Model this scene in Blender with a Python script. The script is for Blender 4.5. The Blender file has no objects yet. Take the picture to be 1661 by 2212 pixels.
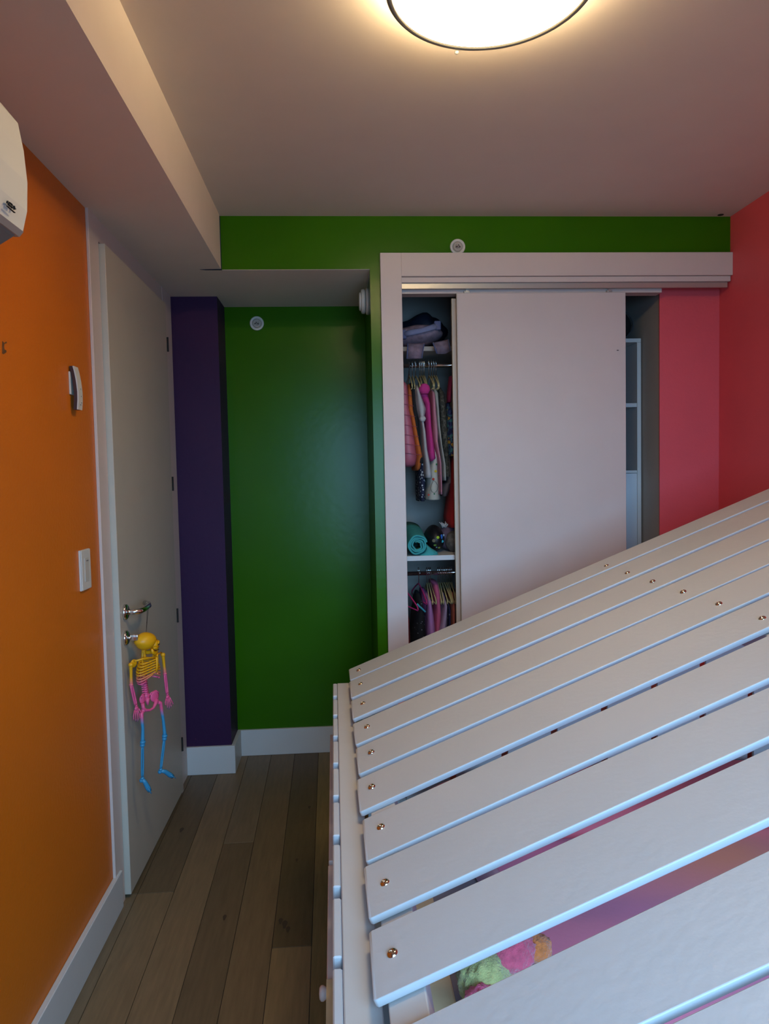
import bpy, bmesh, math, random
from mathutils import Vector, Matrix, noise

random.seed(7)
SC = bpy.context.scene
COL = SC.collection

# ------------------------------------------------------------------ camera
CAMH = 1.37
FPX, CX, CY = 1534.0, 830.5, 1106.0
RW = ((0.9978527093353212, 0.024118666646360552, 0.060895487446614764),
      (-0.06205538721690813, 0.05068398118239617, 0.9967849632537913),
      (-0.02095469850698588, 0.9984234692607663, -0.052071841140649895))
cam_data = bpy.data.cameras.new('camera')
cam = bpy.data.objects.new('camera', cam_data)
COL.objects.link(cam)
cam_data.sensor_fit = 'VERTICAL'
cam_data.sensor_height = 36.0
cam_data.lens = 36.0 * FPX / 2212.0
cam_data.clip_start = 0.02
cam.matrix_world = Matrix(((RW[0][0], RW[0][1], -RW[0][2], 0),
                           (RW[1][0], RW[1][1], -RW[1][2], 0),
                           (RW[2][0], RW[2][1], -RW[2][2], CAMH),
                           (0, 0, 0, 1)))
SC.camera = cam

# ------------------------------------------------------------------ light
SC.view_settings.view_transform = 'Standard'
SC.view_settings.look = 'None'
SC.view_settings.gamma = 1.0
SC.view_settings.use_curve_mapping = False
SC.view_settings.exposure = 0.0

world = bpy.data.worlds.new('world')
SC.world = world
world.use_nodes = True
bg = world.node_tree.nodes['Background']
bg.inputs[0].default_value = (0.45, 0.68, 1.0, 1)
bg.inputs[1].default_value = 0.6

LAMP_EMIT = 26.0          # diffuser of the ceiling lamp
LAMP_COL = (1.0, 0.77, 0.43)
DAY_W = 37.0             # daylight through the window behind the camera
ld = bpy.data.lights.new('window_daylight', 'AREA')
ld.shape = 'RECTANGLE'
ld.size, ld.size_y = 1.35, 1.35
ld.energy = DAY_W
ld.color = (0.30, 0.62, 1.0)
lo = bpy.data.objects.new('window_daylight', ld)
COL.objects.link(lo)
lo.location = (0.50, -0.74, 1.36)
lo.rotation_euler = (math.radians(62), 0, 0)
ld.spread = math.radians(100)


# ------------------------------------------------------------------ measuring helpers
def ray(u, v):
    c = (u - CX, -(v - CY), FPX)
    return Vector([sum(RW[i][k] * c[k] for k in range(3)) for i in range(3)])


def atY(u, v, Y):
    d = ray(u, v)
    return Vector((0, 0, CAMH)) + d * (Y / d.y)


def atX(u, v, X):
    d = ray(u, v)
    return Vector((0, 0, CAMH)) + d * (X / d.x)


# ------------------------------------------------------------------ materials
def lin(c):
    return tuple(((x / 12.92) if x <= 0.04045 else ((x + 0.055) / 1.055) ** 2.4) for x in [v / 255.0 for v in c])


MATS = {}


def mat(name, rgb, rough=0.6, metal=0.0, var=0.0, vscale=8.0, bump=0.0, bscale=60.0, stretch=None, spec=0.5, coat=0.0, sheen=0.0, var2=None):
    if name in MATS:
        return MATS[name]
    m = bpy.data.materials.new(name)
    m.use_nodes = True
    nt = m.node_tree
    b = nt.nodes['Principled BSDF']
    b.inputs['Roughness'].default_value = rough
    b.inputs['Metallic'].default_value = metal
    b.inputs['Specular IOR Level'].default_value = spec
    b.inputs['Coat Weight'].default_value = coat
    b.inputs['Sheen Weight'].default_value = sheen
    tc = nt.nodes.new('ShaderNodeTexCoord')
    mp = nt.nodes.new('ShaderNodeMapping')
    nt.links.new(tc.outputs['Object'], mp.inputs[0])
    if stretch:
        mp.inputs['Scale'].default_value = stretch
    n = nt.nodes.new('ShaderNodeTexNoise')
    n.inputs['Scale'].default_value = vscale
    n.inputs['Detail'].default_value = 4
    nt.links.new(mp.outputs[0], n.inputs['Vector'])
    r = nt.nodes.new('ShaderNodeValToRGB')
    r.color_ramp.elements[0].position = 0.3
    r.color_ramp.elements[1].position = 0.7
    lo_c = var2 if var2 else tuple(c * (1 - var) for c in rgb)
    r.color_ramp.elements[0].color = (*lo_c, 1)
    r.color_ramp.elements[1].color = (*rgb, 1)
    nt.links.new(n.outputs['Fac'], r.inputs[0])
    nt.links.new(r.outputs[0], b.inputs['Base Color'])
    if bump > 0:
        n2 = nt.nodes.new('ShaderNodeTexNoise')
        n2.inputs['Scale'].default_value = bscale
        n2.inputs['Detail'].default_value = 5
        nt.links.new(mp.outputs[0], n2.inputs['Vector'])
        bp = nt.nodes.new('ShaderNodeBump')
        bp.inputs['Strength'].default_value = bump
        bp.inputs['Distance'].default_value = 0.004
        nt.links.new(n2.outputs['Fac'], bp.inputs['Height'])
        nt.links.new(bp.outputs[0], b.inputs['Normal'])
    MATS[name] = m
    return m


def emit_mat(name, rgb, strength):
    m = bpy.data.materials.new(name)
    m.use_nodes = True
    nt = m.node_tree
    b = nt.nodes['Principled BSDF']
    b.inputs['Base Color'].default_value = (0.8, 0.8, 0.8, 1)
    b.inputs['Emission Color'].default_value = (*rgb, 1)
    b.inputs['Emission Strength'].default_value = strength
    return m


M_CEIL = mat('ceiling_paint', (0.76, 0.655, 0.56), 0.85, var=0.03, bump=0.04, bscale=120)
M_ORANGE = mat('orange_paint', (0.62, 0.15, 0.004), 0.45, var=0.08, vscale=2.5, bump=0.25, bscale=90)
M_GREEN = mat('green_paint', (0.030, 0.130, 0.0006), 0.25, var=0.12, vscale=3, bump=0.10, bscale=25, spec=0.16)
M_PURPLE = mat('purple_paint', (0.036, 0.010, 0.050), 0.55, var=0.1, vscale=3, bump=0.15, spec=0.2)
M_PINK = mat('coral_pink_paint', (0.70, 0.085, 0.105), 0.55, var=0.04, bump=0.2, bscale=90)
M_TRIM = mat('trim_paint', (0.62, 0.525, 0.475), 0.45, var=0.03, bump=0.05)
M_DOOR = mat('door_paint', (0.50, 0.455, 0.38), 0.42, var=0.04, bump=0.05)
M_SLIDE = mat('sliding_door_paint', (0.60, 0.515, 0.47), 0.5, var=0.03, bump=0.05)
M_BASE = mat('baseboard_paint', (0.58, 0.58, 0.57), 0.4, var=0.02)
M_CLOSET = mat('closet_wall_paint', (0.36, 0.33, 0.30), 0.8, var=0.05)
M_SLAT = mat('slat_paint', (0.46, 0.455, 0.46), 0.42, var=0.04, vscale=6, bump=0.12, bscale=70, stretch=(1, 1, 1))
M_FRAME = mat('bed_frame_paint', (0.46, 0.43, 0.41), 0.45, var=0.04, bump=0.08)
M_WOOD = mat('bare_pine', (0.62, 0.46, 0.25), 0.6, var=0.2, vscale=12)
M_CHROME = mat('chrome', (0.75, 0.73, 0.70), 0.16, 1.0)
M_BRASS = mat('nickel_bolt', (0.70, 0.62, 0.50), 0.14, 1.0)
M_STEEL = mat('satin_steel', (0.50, 0.48, 0.45), 0.28, 1.0)
M_ALU = mat('aluminium_track', (0.50, 0.48, 0.42), 0.35, 0.7)
M_DARK = mat('dark_gap', (0.012, 0.010, 0.010), 0.8)
M_PLASTIC = mat('white_plastic', (0.62, 0.60, 0.55), 0.35)
M_ACW = mat('appliance_plastic', (0.66, 0.65, 0.60), 0.4)
M_ACG = mat('appliance_grey', (0.20, 0.18, 0.17), 0.5)
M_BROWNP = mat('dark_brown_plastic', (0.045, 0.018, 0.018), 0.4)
M_RIM = mat('lamp_rim', (0.25, 0.24, 0.20), 0.4, 0.3)
M_TAPE = mat('blue_tape', (0.012, 0.022, 0.06), 0.6)


# ------------------------------------------------------------------ mesh helpers
def link(name, me, parent=None):
    o = bpy.data.objects.new(name, me)
    COL.objects.link(o)
    if parent:
        o.parent = parent
    return o


def obj(name, bm, m, parent=None, smooth=False):
    me = bpy.data.meshes.new(name)
    bmesh.ops.recalc_face_normals(bm, faces=bm.faces)
    bm.to_mesh(me)
    bm.free()
    for k in (m if isinstance(m, (list, tuple)) else [m]):
        me.materials.append(k)
    if smooth:
        me.polygons.foreach_set('use_smooth', [True] * len(me.polygons))
    return link(name, me, parent)


def tag(o, label, cat, group=None):
    o['label'] = label
    o['category'] = cat
    if group:
        o['group'] = group
    return o


def thing(name, label, cat, loc=(0, 0, 0), rotz=0.0, group=None):
    o = bpy.data.objects.new(name, None)
    COL.objects.link(o)
    o.empty_display_size = 0.05
    o.location = loc
    o.rotation_euler = (0, 0, rotz)
    return tag(o, label, cat, group)


def struct(o):
    o['kind'] = 'structure'
    return o


def place(o, root, parent=None):
    """mesh built in world coordinates: bring it into the space of its top-level root, parent it to root (or to a part of it)"""
    inv = Matrix.LocRotScale(root.location, root.rotation_euler, None).inverted()
    o.data.transform(inv)
    o.parent = parent or root
    return o


def bx(bm, a, b, bev=0.0, seg=1):
    x0, y0, z0 = a
    x1, y1, z1 = b
    vs = [bm.verts.new((x, y, z)) for x in (x0, x1) for y in (y0, y1) for z in (z0, z1)]
    fs = []
    for q in ((0, 1, 3, 2), (4, 6, 7, 5), (0, 4, 5, 1), (2, 3, 7, 6), (0, 2, 6, 4), (1, 5, 7, 3)):
        fs.append(bm.faces.new([vs[i] for i in q]))
    if bev > 0:
        es = list({e for f in fs for e in f.edges})
        bmesh.ops.bevel(bm, geom=es, offset=bev, segments=seg, affect='EDGES', profile=0.5)
    return bm


def box(name, a, b, m, parent=None, bev=0.0, seg=1):
    return obj(name, bx(bmesh.new(), a, b, bev, seg), m, parent)


def hexa(name, P, m, parent=None, bev=0.0, seg=2):
    """P = 4 top corners + 4 bottom corners, same order"""
    bm = bmesh.new()
    v = [bm.verts.new(p) for p in P]
    for q in ((0, 1, 2, 3), (7, 6, 5, 4), (0, 4, 5, 1), (1, 5, 6, 2), (2, 6, 7, 3), (3, 7, 4, 0)):
        bm.faces.new([v[i] for i in q])
    if bev > 0:
        bmesh.ops.bevel(bm, geom=list(bm.edges), offset=bev, segments=seg, affect='EDGES', profile=0.5)
    return obj(name, bm, m, parent)


def add_tube(bm, pts, rad, n=10, cap=True):
    pts = [Vector(p) for p in pts]
    if not isinstance(rad, (list, tuple)):
        rad = [rad] * len(pts)
    rings = []
    t0 = (pts[1] - pts[0]).normalized()
    up = Vector((0, 0, 1)) if abs(t0.z) < 0.9 else Vector((1, 0, 0))
    a = t0.cross(up).normalized()
    for i, p in enumerate(pts):
        if i == 0:
            t = pts[1] - pts[0]
        elif i == len(pts) - 1:
            t = pts[-1] - pts[-2]
        else:
            t = pts[i + 1] - pts[i - 1]
        t.normalize()
        a = (a - t * a.dot(t)).normalized()
        b = t.cross(a)
        r = rad[i]
        ra, rb = (r if isinstance(r, tuple) else (r, r))
        rings.append([bm.verts.new(p + a * (ra * math.cos(2 * math.pi * k / n)) + b * (rb * math.sin(2 * math.pi * k / n))) for k in range(n)])
    for i in range(len(rings) - 1):
        for k in range(n):
            bm.faces.new((rings[i][k], rings[i][(k + 1) % n], rings[i + 1][(k + 1) % n], rings[i + 1][k]))
    if cap:
        bm.faces.new(rings[0][::-1])
        bm.faces.new(rings[-1])
    return bm


def tube(name, pts, rad, m, parent=None, n=10):
    return obj(name, add_tube(bmesh.new(), pts, rad, n), m, parent, True)


def add_lathe(bm, prof, n=32, M=Matrix()):
    """profile of (r, z) turned about z, then moved by M"""
    rings = []
    for r, z in prof:
        if r < 1e-6:
            rings.append([bm.verts.new(M @ Vector((0, 0, z)))])
        else:
            rings.append([bm.verts.new(M @ Vector((r * math.cos(2 * math.pi * k / n), r * math.sin(2 * math.pi * k / n), z))) for k in range(n)])
    for A, B in zip(rings[:-1], rings[1:]):
        for k in range(n):
            a0, a1 = A[k % len(A)], A[(k + 1) % len(A)]
            b0, b1 = B[k % len(B)], B[(k + 1) % len(B)]
            f = []
            for v in (a0, a1, b1, b0):
                if v not in f:
                    f.append(v)
            if len(f) > 2:
                bm.faces.new(f)
    return bm


def lathe(name, prof, m, parent=None, n=32, M=Matrix(), smooth=True):
    return obj(name, add_lathe(bmesh.new(), prof, n, M), m, parent, smooth)


def axis_matrix(loc, z):
    z = Vector(z).normalized()
    return Matrix.Translation(Vector(loc)) @ z.to_track_quat('Z', 'Y').to_matrix().to_4x4()


def blob(bm, c, r, sub=3, amp=0.0, fr=8.0, seed=0.0, fn=None):
    ret = bmesh.ops.create_icosphere(bm, subdivisions=sub, radius=1.0)
    for v in ret['verts']:
        p = v.co.copy()
        if fn:
            p = fn(p)
        k = 1 + amp * noise.noise(p * fr * 0.3 + Vector((seed, seed * 1.7, 0)))
        v.co = Vector((c[0] + p.x * r[0] * k, c[1] + p.y * r[1] * k, c[2] + p.z * r[2] * k))
    return bm


# ================================================================== THE ROOM
XL, XR = -0.745, 1.62
ZC, ZS = 2.397, 2.190
YB = -0.55
YC = 2.873           # plane of the green header and the closet front
YA = 3.488           # back of the green alcove
YP = 3.285           # front of the purple column
XS = -0.447          # side of the soffit

# floor planks: each plank its own object under the floor
floor = struct(box('floor', (-0.8, -0.6, -0.03), (1.66, 3.6, -0.004), mat('subfloor', (0.02, 0.015, 0.01), 0.9)))


def plank_mat(i, c):
    return mat('oak_plank_%d' % i, tuple(v * 1.35 for v in c), 0.45, var2=tuple(x * 1.05 for x in c), vscale=9, bump=0.25, bscale=30, stretch=(9, 0.8, 1), spec=0.35)


PC = [(0.155, 0.105, 0.055), (0.105, 0.072, 0.038), (0.125, 0.085, 0.044), (0.085, 0.058, 0.028), (0.175, 0.118, 0.056), (0.140, 0.10, 0.058), (0.160, 0.115, 0.048)]
PM = [plank_mat(i, c) for i, c in enumerate(PC)]
seams = [-0.815, -0.695, -0.575, -0.457, -0.343, -0.228, -0.112, 0.004]
while seams[-1] < 1.7:
    seams.append(seams[-1] + 0.1165)
# explicit breaks (Y of plank ends) and tints for the visible rows
ROWS = {0: ([2.335], [5, 1]), 1: ([2.335], [0, 1]), 2: ([0.9], [3, 0]), 3: ([1.2, 2.634], [4, 1, 5]), 4: ([0.3], [0, 2]), 5: ([0.8, 2.019], [1, 4, 3]),
        6: ([1.1], [3, 6]), 7: ([1.3, 2.6], [2, 6, 1])}


def plank(x0, x1, y0, y1, m):
    sh = -0.017
    g = 0.0008
    f = lambda x, y: x + (y - 1.75) * sh
    P = [(f(x0, y0) + g, y0 + g, 0), (f(x1, y0) - g, y0 + g, 0), (f(x1, y1) - g, y1 - g, 0), (f(x0, y1) + g, y1 - g, 0)]
    Q = [(p[0], p[1], -0.012) for p in P]
    return hexa('plank', P + Q, m, floor, 0.0006, 1)


for i in range(len(seams) - 1):
    br, tint = ROWS.get(i, ([0.2 + (i * 0.67) % 1.4, 1.9 + (i * 0.41) % 0.9], [(i * 3) % 7, (i * 5 + 1) % 7, (i * 2 + 3) % 7]))
    ys = [-0.55] + br + [3.50]
    for k in range(len(ys) - 1):
        plank(seams[i], seams[i + 1], ys[k], ys[k + 1], PM[tint[k]])
# knots in the boards
for (u, v, r) in ((392, 1793, .012), (615, 1997, .013), (606, 1990, .010), (622, 2008, .010), (668, 1744, .008), (485, 1982, .009), (641, 1858, .007)):
    d = ray(u, v)
    p = Vector((0, 0, CAMH)) + d * (-CAMH / d.z)
    bm = bmesh.new()
    vs = [bm.verts.new((p.x + r * 0.6 * math.cos(a) * (1 + .3 * math.sin(3 * a)), p.y + 1.6 * r * math.sin(a), 0.0004)) for a in [k * math.pi / 7 for k in range(14)]]
    bm.faces.new(vs)
    obj('knot', bm, mat('oak_knot', (0.045, 0.03, 0.018), 0.6), floor)

# ceiling (upper) and the lower soffit
ceiling = struct(box('ceiling', (-0.9, -0.7, ZC), (1.75, YC + 0.02, ZC + 0.04), M_CEIL))
trim_soffit = struct(box('trim_soffit', (XL - 0.02, YB, ZS - 0.0012), (XS, YC, ZC), M_CEIL))
struct(box('ceiling_alcove', (XL - 0.02, YC + 0.0006, ZS - 0.0012), (0.1368, 3.56, ZS - 0.0001), M_CEIL))

# walls
struct(box('wall_left', (XL - 0.05, YB, -0.01), (XL, 3.54, ZC + 0.02), M_ORANGE))
struct(box('wall_right', (XR, YB, -0.01), (XR + 0.05, 3.6, ZC + 0.02), M_PINK))
struct(box('wall_alcove', (XL, YA, -0.01), (0.2, YA + 0.05, ZS + 0.02), M_GREEN))
struct(box('wall_column', (XL, YP, 0.0), (-0.535, YA, ZS), M_PURPLE))
# green header over the alcove and the closet, with the narrow green strip
bm = bmesh.new()
bx(bm, (XS, YC, ZS), (0.137, YC + 0.05, ZC))
bx(bm, (0.137, YC, 0.0), (0.200, YC + 0.085, ZC))
bx(bm, (0.200, YC, 2.15), (XR, YC + 0.05, ZC))
struct(obj('wall_front', bm, M_GREEN))
struct(box('wall_partition', (0.137, YC + 0.085, 0.0), (0.200, YA, ZS + 0.01), M_GREEN))
# wall behind the camera with its window opening
WX0, WX1, WZ0, WZ1 = -0.25, 1.25, 0.42, 1.95
bm = bmesh.new()
bx(bm, (XL, YB - 0.06, 0), (WX0, YB, ZC))
bx(bm, (WX1, YB - 0.06, 0), (XR, YB, ZC))
bx(bm, (WX0, YB - 0.06, 0), (WX1, YB, WZ0))
bx(bm, (WX0, YB - 0.06, WZ1), (WX1, YB, ZC))
struct(obj('wall_back', bm, mat('white_wall_paint', (0.6, 0.58, 0.54), 0.8)))
bm = bmesh.new()
for a, b in (((WX0, WZ0), (WX0 + .04, WZ1)), ((WX1 - .04, WZ0), (WX1, WZ1)), ((WX0, WZ0), (WX1, WZ0 + .04)), ((WX0, WZ1 - .04), (WX1, WZ1))):
    bx(bm, (a[0], YB - 0.045, a[1]), (b[0], YB - 0.015, b[1]))
struct(obj('window_1', bm, M_TRIM))

# closet box behind the sliding doors
bm = bmesh.new()
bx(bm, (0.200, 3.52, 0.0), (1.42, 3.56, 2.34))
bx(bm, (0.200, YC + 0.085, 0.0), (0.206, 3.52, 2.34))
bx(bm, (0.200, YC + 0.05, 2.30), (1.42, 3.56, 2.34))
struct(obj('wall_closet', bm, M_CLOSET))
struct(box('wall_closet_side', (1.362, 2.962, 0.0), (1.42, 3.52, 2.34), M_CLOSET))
struct(box('wall_pier', (1.360, 2.955, 0.0), (XR, 2.962, 2.16), M_PINK))
struct(box('wall_closet_floor', (0.206, YC + 0.09, -0.003), (1.36, 3.52, 0.006), PM[2]))

# baseboards
struct(box('baseboard_left', (XL, YB, 0), (XL + 0.016, 2.268, 0.121), M_BASE, bev=0.002))
struct(box('baseboard_column', (-0.742, YP - 0.015, 0), (-0.518, YP, 0.131), M_BASE, bev=0.0015))
struct(box('baseboard_column_side', (-0.535, YP, 0), (-0.518, YA - 0.015, 0.131), M_BASE, bev=0.0015))
struct(box('baseboard_alcove', (-0.535, YA - 0.015, 0), (0.137, YA, 0.129), M_BASE, bev=0.0015))

# ------------------------------------------------------------------ room door in the left wall
DX = -0.718
YD0 = 2.312
door = bpy.data.objects.new('door_1', None)
COL.objects.link(door)
struct(door)
door.location = (DX, 3.08, 0)
YD1 = 3.085
leaf = place(box('door_leaf', (XL + 0.001, YD0, 0.012), (DX, YD1, 2.112), M_DOOR, bev=0.0015), door)
# casing: near jamb, header, far jamb
trim1 = bpy.data.objects.new('trim_1', None)
COL.objects.link(trim1)
struct(trim1)
yn0 = atX(221, 1200, -0.736).y
place(box('casing_near', (XL, yn0, 0), (-0.736, YD0 - 0.004, ZS), M_TRIM, bev=0.001), trim1)
place(box('casing_head', (XL, YD0 - 0.0035, 2.118), (-0.738, YD1 + 0.0295, ZS), M_TRIM, bev=0.001), trim1)
place(box('casing_far', (XL, YD1 + 0.03, 0), (-0.7372, 3.268, ZS), M_TRIM, bev=0.001), trim1)
place(box('stop', (XL, YD1 + 0.004, 0), (-0.722, YD1 + 0.026, 2.118), M_TRIM, bev=0.001), trim1)
place(box('dark_reveal', (XL, YD0 - 0.004, 0.0), (XL + 0.0012, YD1 + 0.004, 2.119), M_DARK), trim1)
for v, nm in ((745, 1), (1045, 2), (1330, 3), (1610, 4)):
    u = 362 + (v - 745) * 0.0335
    z = atX(u, v, DX).z
    place(obj('hinge', add_tube(bmesh.new(), [(DX + 0.003, YD1 + 0.003, z - 0.03), (DX + 0.003, YD1 + 0.003, z + 0.03)], 0.004, 8), M_DARK), door)

# lever handle on its round rose
HY, HZ = 2.362, 0.938
hd = lathe('door_handle', [(0.0, 0.010), (0.021, 0.010), (0.0255, 0.007), (0.0262, 0.0), (0.0, 0.0)], M_CHROME, None, 32, axis_matrix((DX, HY, HZ), (1, 0, 0)))
place(hd, door)
LV = [(DX + 0.008, HY, HZ), (DX + 0.030, HY + .001, HZ), (DX + 0.044, HY + 0.006, HZ), (DX + 0.050, HY + 0.022, HZ), (DX + 0.051, HY + 0.06, HZ), (DX + 0.050, HY + 0.105, HZ), (DX + 0.042, HY + 0.132, HZ + .002), (DX + 0.026, HY + 0.146, HZ + .004)]
place(tube('lever', LV, [0.0092] * 6 + [0.0092, 0.0090], M_CHROME, None, 16), door, hd)
LY, LZ = 2.359, 0.853
lk = place(lathe('lock_rose', [(0.0, 0.009), (0.020, 0.009), (0.024, 0.006), (0.025, 0.0), (0.0, 0.0)], M_CHROME, None, 32, axis_matrix((DX, LY, LZ), (1, 0, 0))), door)
bm = bmesh.new()
add_tube(bm, [(DX + 0.006, LY, LZ), (DX + 0.020, LY, LZ)], 0.006, 12)
bx(bm, (DX + 0.016, LY - 0.004, LZ - 0.0105), (DX + 0.042, LY + 0.004, LZ + 0.0105), 0.003, 2)
place(obj('thumb_turn', bm, M_CHROME, None, True), door, lk)

# ------------------------------------------------------------------ closet trim, track and sliding doors
YF = 2.852
struct(box('trim_2', (0.178, YF, 0), (0.262, YC + 0.004, 2.248), M_TRIM, bev=0.0012))
struct(box('trim_3', (0.262, YF, 2.156), (XR, YC + 0.004, 2.248), M_TRIM, bev=0.0012))
struct(box('trim_4', (0.262, YF + 0.010, 2.134), (XR - 0.004, YC + 0.002, 2.155), M_TRIM, bev=0.001))
struct(box('trim_5', (0.262, YF + 0.022, 2.112), (XR - 0.010, YC + 0.012, 2.134), M_ALU, bev=0.001))
struct(box('trim_6', (0.262, YC + 0.03, 2.10), (1.345, YC + 0.085, 2.135), M_TRIM))

d2 = struct(box('door_2', (0.489, 2.888, 0.015), (1.186, 2.906, 2.098), M_SLIDE, bev=0.0012))
box('edge_strip', (0.4868, 2.8875, 0.015), (0.489, 2.9065, 2.098), mat('door_edge', (0.60, 0.55, 0.46), 0.5), d2)
for x in (0.53, 1.12):
    bm = bmesh.new()
    bx(bm, (x - 0.012, 2.893, 2.096), (x + 0.012, 2.901, 2.108), 0.001)
    add_tube(bm, [(x, 2.889, 2.106), (x, 2.905, 2.106)], 0.006, 12)
    obj('roller', bm, M_ALU, d2)
bm = bmesh.new()
bx(bm, (1.1475, 2.8868, 1.861), (1.156, 2.8882, 1.864), 0.0004)
obj('scratch', bm, M_BROWNP, d2)
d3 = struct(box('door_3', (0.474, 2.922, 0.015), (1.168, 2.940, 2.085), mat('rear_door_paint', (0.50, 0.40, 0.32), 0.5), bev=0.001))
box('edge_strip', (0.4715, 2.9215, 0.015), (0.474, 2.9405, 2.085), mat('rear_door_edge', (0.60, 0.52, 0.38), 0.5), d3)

# ------------------------------------------------------------------ ceiling lamp
LC = Vector((0.327, 1.464, 0))
lamp = thing('ceiling_lamp', 'round flush ceiling lamp with a thin dark rim and glowing white diffuser', 'ceiling lamp', (LC.x, LC.y, ZC))
LM = Matrix()
lathe('base', [(0.0, 0.0), (0.15, 0.0), (0.15, -0.022), (0.0, -0.022)], M_PLASTIC, lamp, 48)
lathe('back_glow', [(0.151, -0.006), (0.151, -0.020), (0.185, -0.024), (0.186, -0.0235), (0.155, -0.006)], emit_mat('lamp_back_glow', LAMP_COL, 200.0), lamp, 48)
lathe('rim', [(0.190, -0.022), (0.212, -0.024), (0.2145, -0.032), (0.2145, -0.050), (0.211, -0.054), (0.203, -0.054), (0.203, -0.030), (0.190, -0.028)], M_RIM, lamp, 96)
lathe('diffuser', [(0.0, -0.056), (0.10, -0.0555), (0.18, -0.053), (0.2025, -0.050), (0.2025, -0.034), (0.0, -0.034)], emit_mat('lamp_diffuser', LAMP_COL, LAMP_EMIT), lamp, 96)
a0 = math.atan2(0.206, -0.034)
for a in (a0, a0 + 2.094, a0 + 4.188):
    bm = bmesh.new()
    blob(bm, (0.2165 * math.cos(a), 0.2165 * math.sin(a), -0.056), (0.0055, 0.0055, 0.0055), 2)
    add_tube(bm, [(0.213 * math.cos(a), 0.213 * math.sin(a), -0.038), (0.2165 * math.cos(a), 0.2165 * math.sin(a), -0.053)], 0.002, 8)
    obj('screw_knob', bm, M_PLASTIC, lamp, True)

# ------------------------------------------------------------------ sprinkler heads
def sprinkler(loc, axis, label, r=0.030, grp=None):
    t = thing('sprinkler_head', label, 'sprinkler', loc, 0, grp)
    M = axis_matrix((0, 0, 0), axis)
    lathe('cover_plate', [(0.0, 0.004), (r * 0.72, 0.004), (r * 0.76, 0.010), (r * 0.98, 0.008), (r * 1.0, 0.0), (0.0, 0.0)], M_PLASTIC, t, 40, M)
    lathe('cup', [(0.0, 0.010), (r * 0.30, 0.010), (r * 0.34, 0.014), (r * 0.60, 0.012), (r * 0.64, 0.003), (0.0, 0.003)], mat('aged_plastic', (0.42, 0.38, 0.33), 0.5), t, 32, M)
    h = lathe('nozzle', [(0.0, 0.026), (r * 0.10, 0.026), (r * 0.14, 0.020), (r * 0.13, 0.010), (0.0, 0.010)], M_PLASTIC, t, 20, M)
    lathe('nozzle_bore', [(0.0, 0.0268), (r * 0.075, 0.0266), (r * 0.075, 0.024), (0, 0.024)], M_DARK, h, 16, M)
    bm = bmesh.new()
    for s in (-1, 1):
        add_tube(bm, [M @ Vector((s * r * 0.30, -r * 0.10, 0.008)), M @ Vector((s * r * 0.26, -r * 0.12, 0.018)), M @ Vector((s * r * 0.06, -r * 0.08, 0.024))], 0.0016, 8)
    obj('frame_arms', bm, M_BROWNP, t, True)
    return t


p = atY(988, 534, YC)
sprinkler((p.x, YC, p.z), (0, -1, 0), 'white round sprinkler head on the green header above the closet trim', 0.031)
p = atY(555, 699, YA)
sprinkler((p.x, YA, p.z), (0, -1, 0), 'white round sprinkler head on the green alcove back wall near the purple column', 0.034)
# the one on the side wall of the alcove is a deeper, two-tier one
t = thing('sprinkler_head', 'thick two-tier white sprinkler head seen edge-on at the right of the alcove', 'sprinkler', (0.137, 3.05, 2.105))
M = axis_matrix((0, 0, 0), (-1, 0, 0))
lathe('cover_plate', [(0.0, 0.012), (0.050, 0.012), (0.054, 0.009), (0.055, 0.0), (0.0, 0.0)], M_PLASTIC, t, 40, M)
lathe('cup', [(0.0, 0.032), (0.044, 0.032), (0.050, 0.029), (0.051, 0.017), (0.047, 0.014), (0.0, 0.014)], M_PLASTIC, t, 40, M)
lathe('outer_disc', [(0.0, 0.040), (0.034, 0.040), (0.038, 0.037), (0.038, 0.032), (0.0, 0.032)], M_PLASTIC, t, 32, M)

# ------------------------------------------------------------------ switch, remote, tape, marks
s1, s2 = atX(178, 1190, XL + 0.010), atX(199, 1270, XL + 0.010)
ys0, ys1 = atX(178, 1230, XL + 0.010).y, atX(198, 1230, XL + 0.010).y
sw = thing('light_switch', 'white rectangular light switch plate on the orange wall beside the door', 'light switch', (XL, (ys0 + ys1) / 2, 1.116))
hw = (ys1 - ys0) / 2
box('plate', (0, -hw, -0.058), (0.0055, hw, 0.058), M_PLASTIC, sw, 0.001)
box('face', (0.0058, -hw + .001, -0.0575), (0.0085, hw - .001, 0.0575), M_PLASTIC, sw, 0.0015)
pd = box('paddle', (0.0085, -hw * 0.42, -0.034), (0.0102, hw * 0.42, 0.034), mat('switch_paddle', (0.52, 0.50, 0.45), 0.35), sw, 0.0008)
box('slider', (0.0100, -hw * 0.12, 0.024), (0.0112, hw * 0.3, 0.027), M_ACG, pd)

rem = thing('remote_control', 'slim curved white remote control clipped on the orange wall above the light switch', 'remote control', (XL, 2.052, 1.63))
bm = bmesh.new()
prof = [(0.060, 0.0150), (0.045, 0.0185), (0.020, 0.0225), (-0.010, 0.0250), (-0.035, 0.0245), (-0.060, 0.0220)]


def curved(bm, prof, th, y0, y1):
    ring = []
    for z, x in prof:
        ring.append([bm.verts.new((x - th, y0, z)), bm.verts.new((x, y0, z)), bm.verts.new((x, y1, z)), bm.verts.new((x - th, y1, z))])
    for A, B in zip(ring[:-1], ring[1:]):
        for k in range(4):
            bm.faces.new((A[k], A[(k + 1) % 4], B[(k + 1) % 4], B[k]))
    bm.faces.new(ring[0])
    bm.faces.new(ring[-1][::-1])
    return bm


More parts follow.
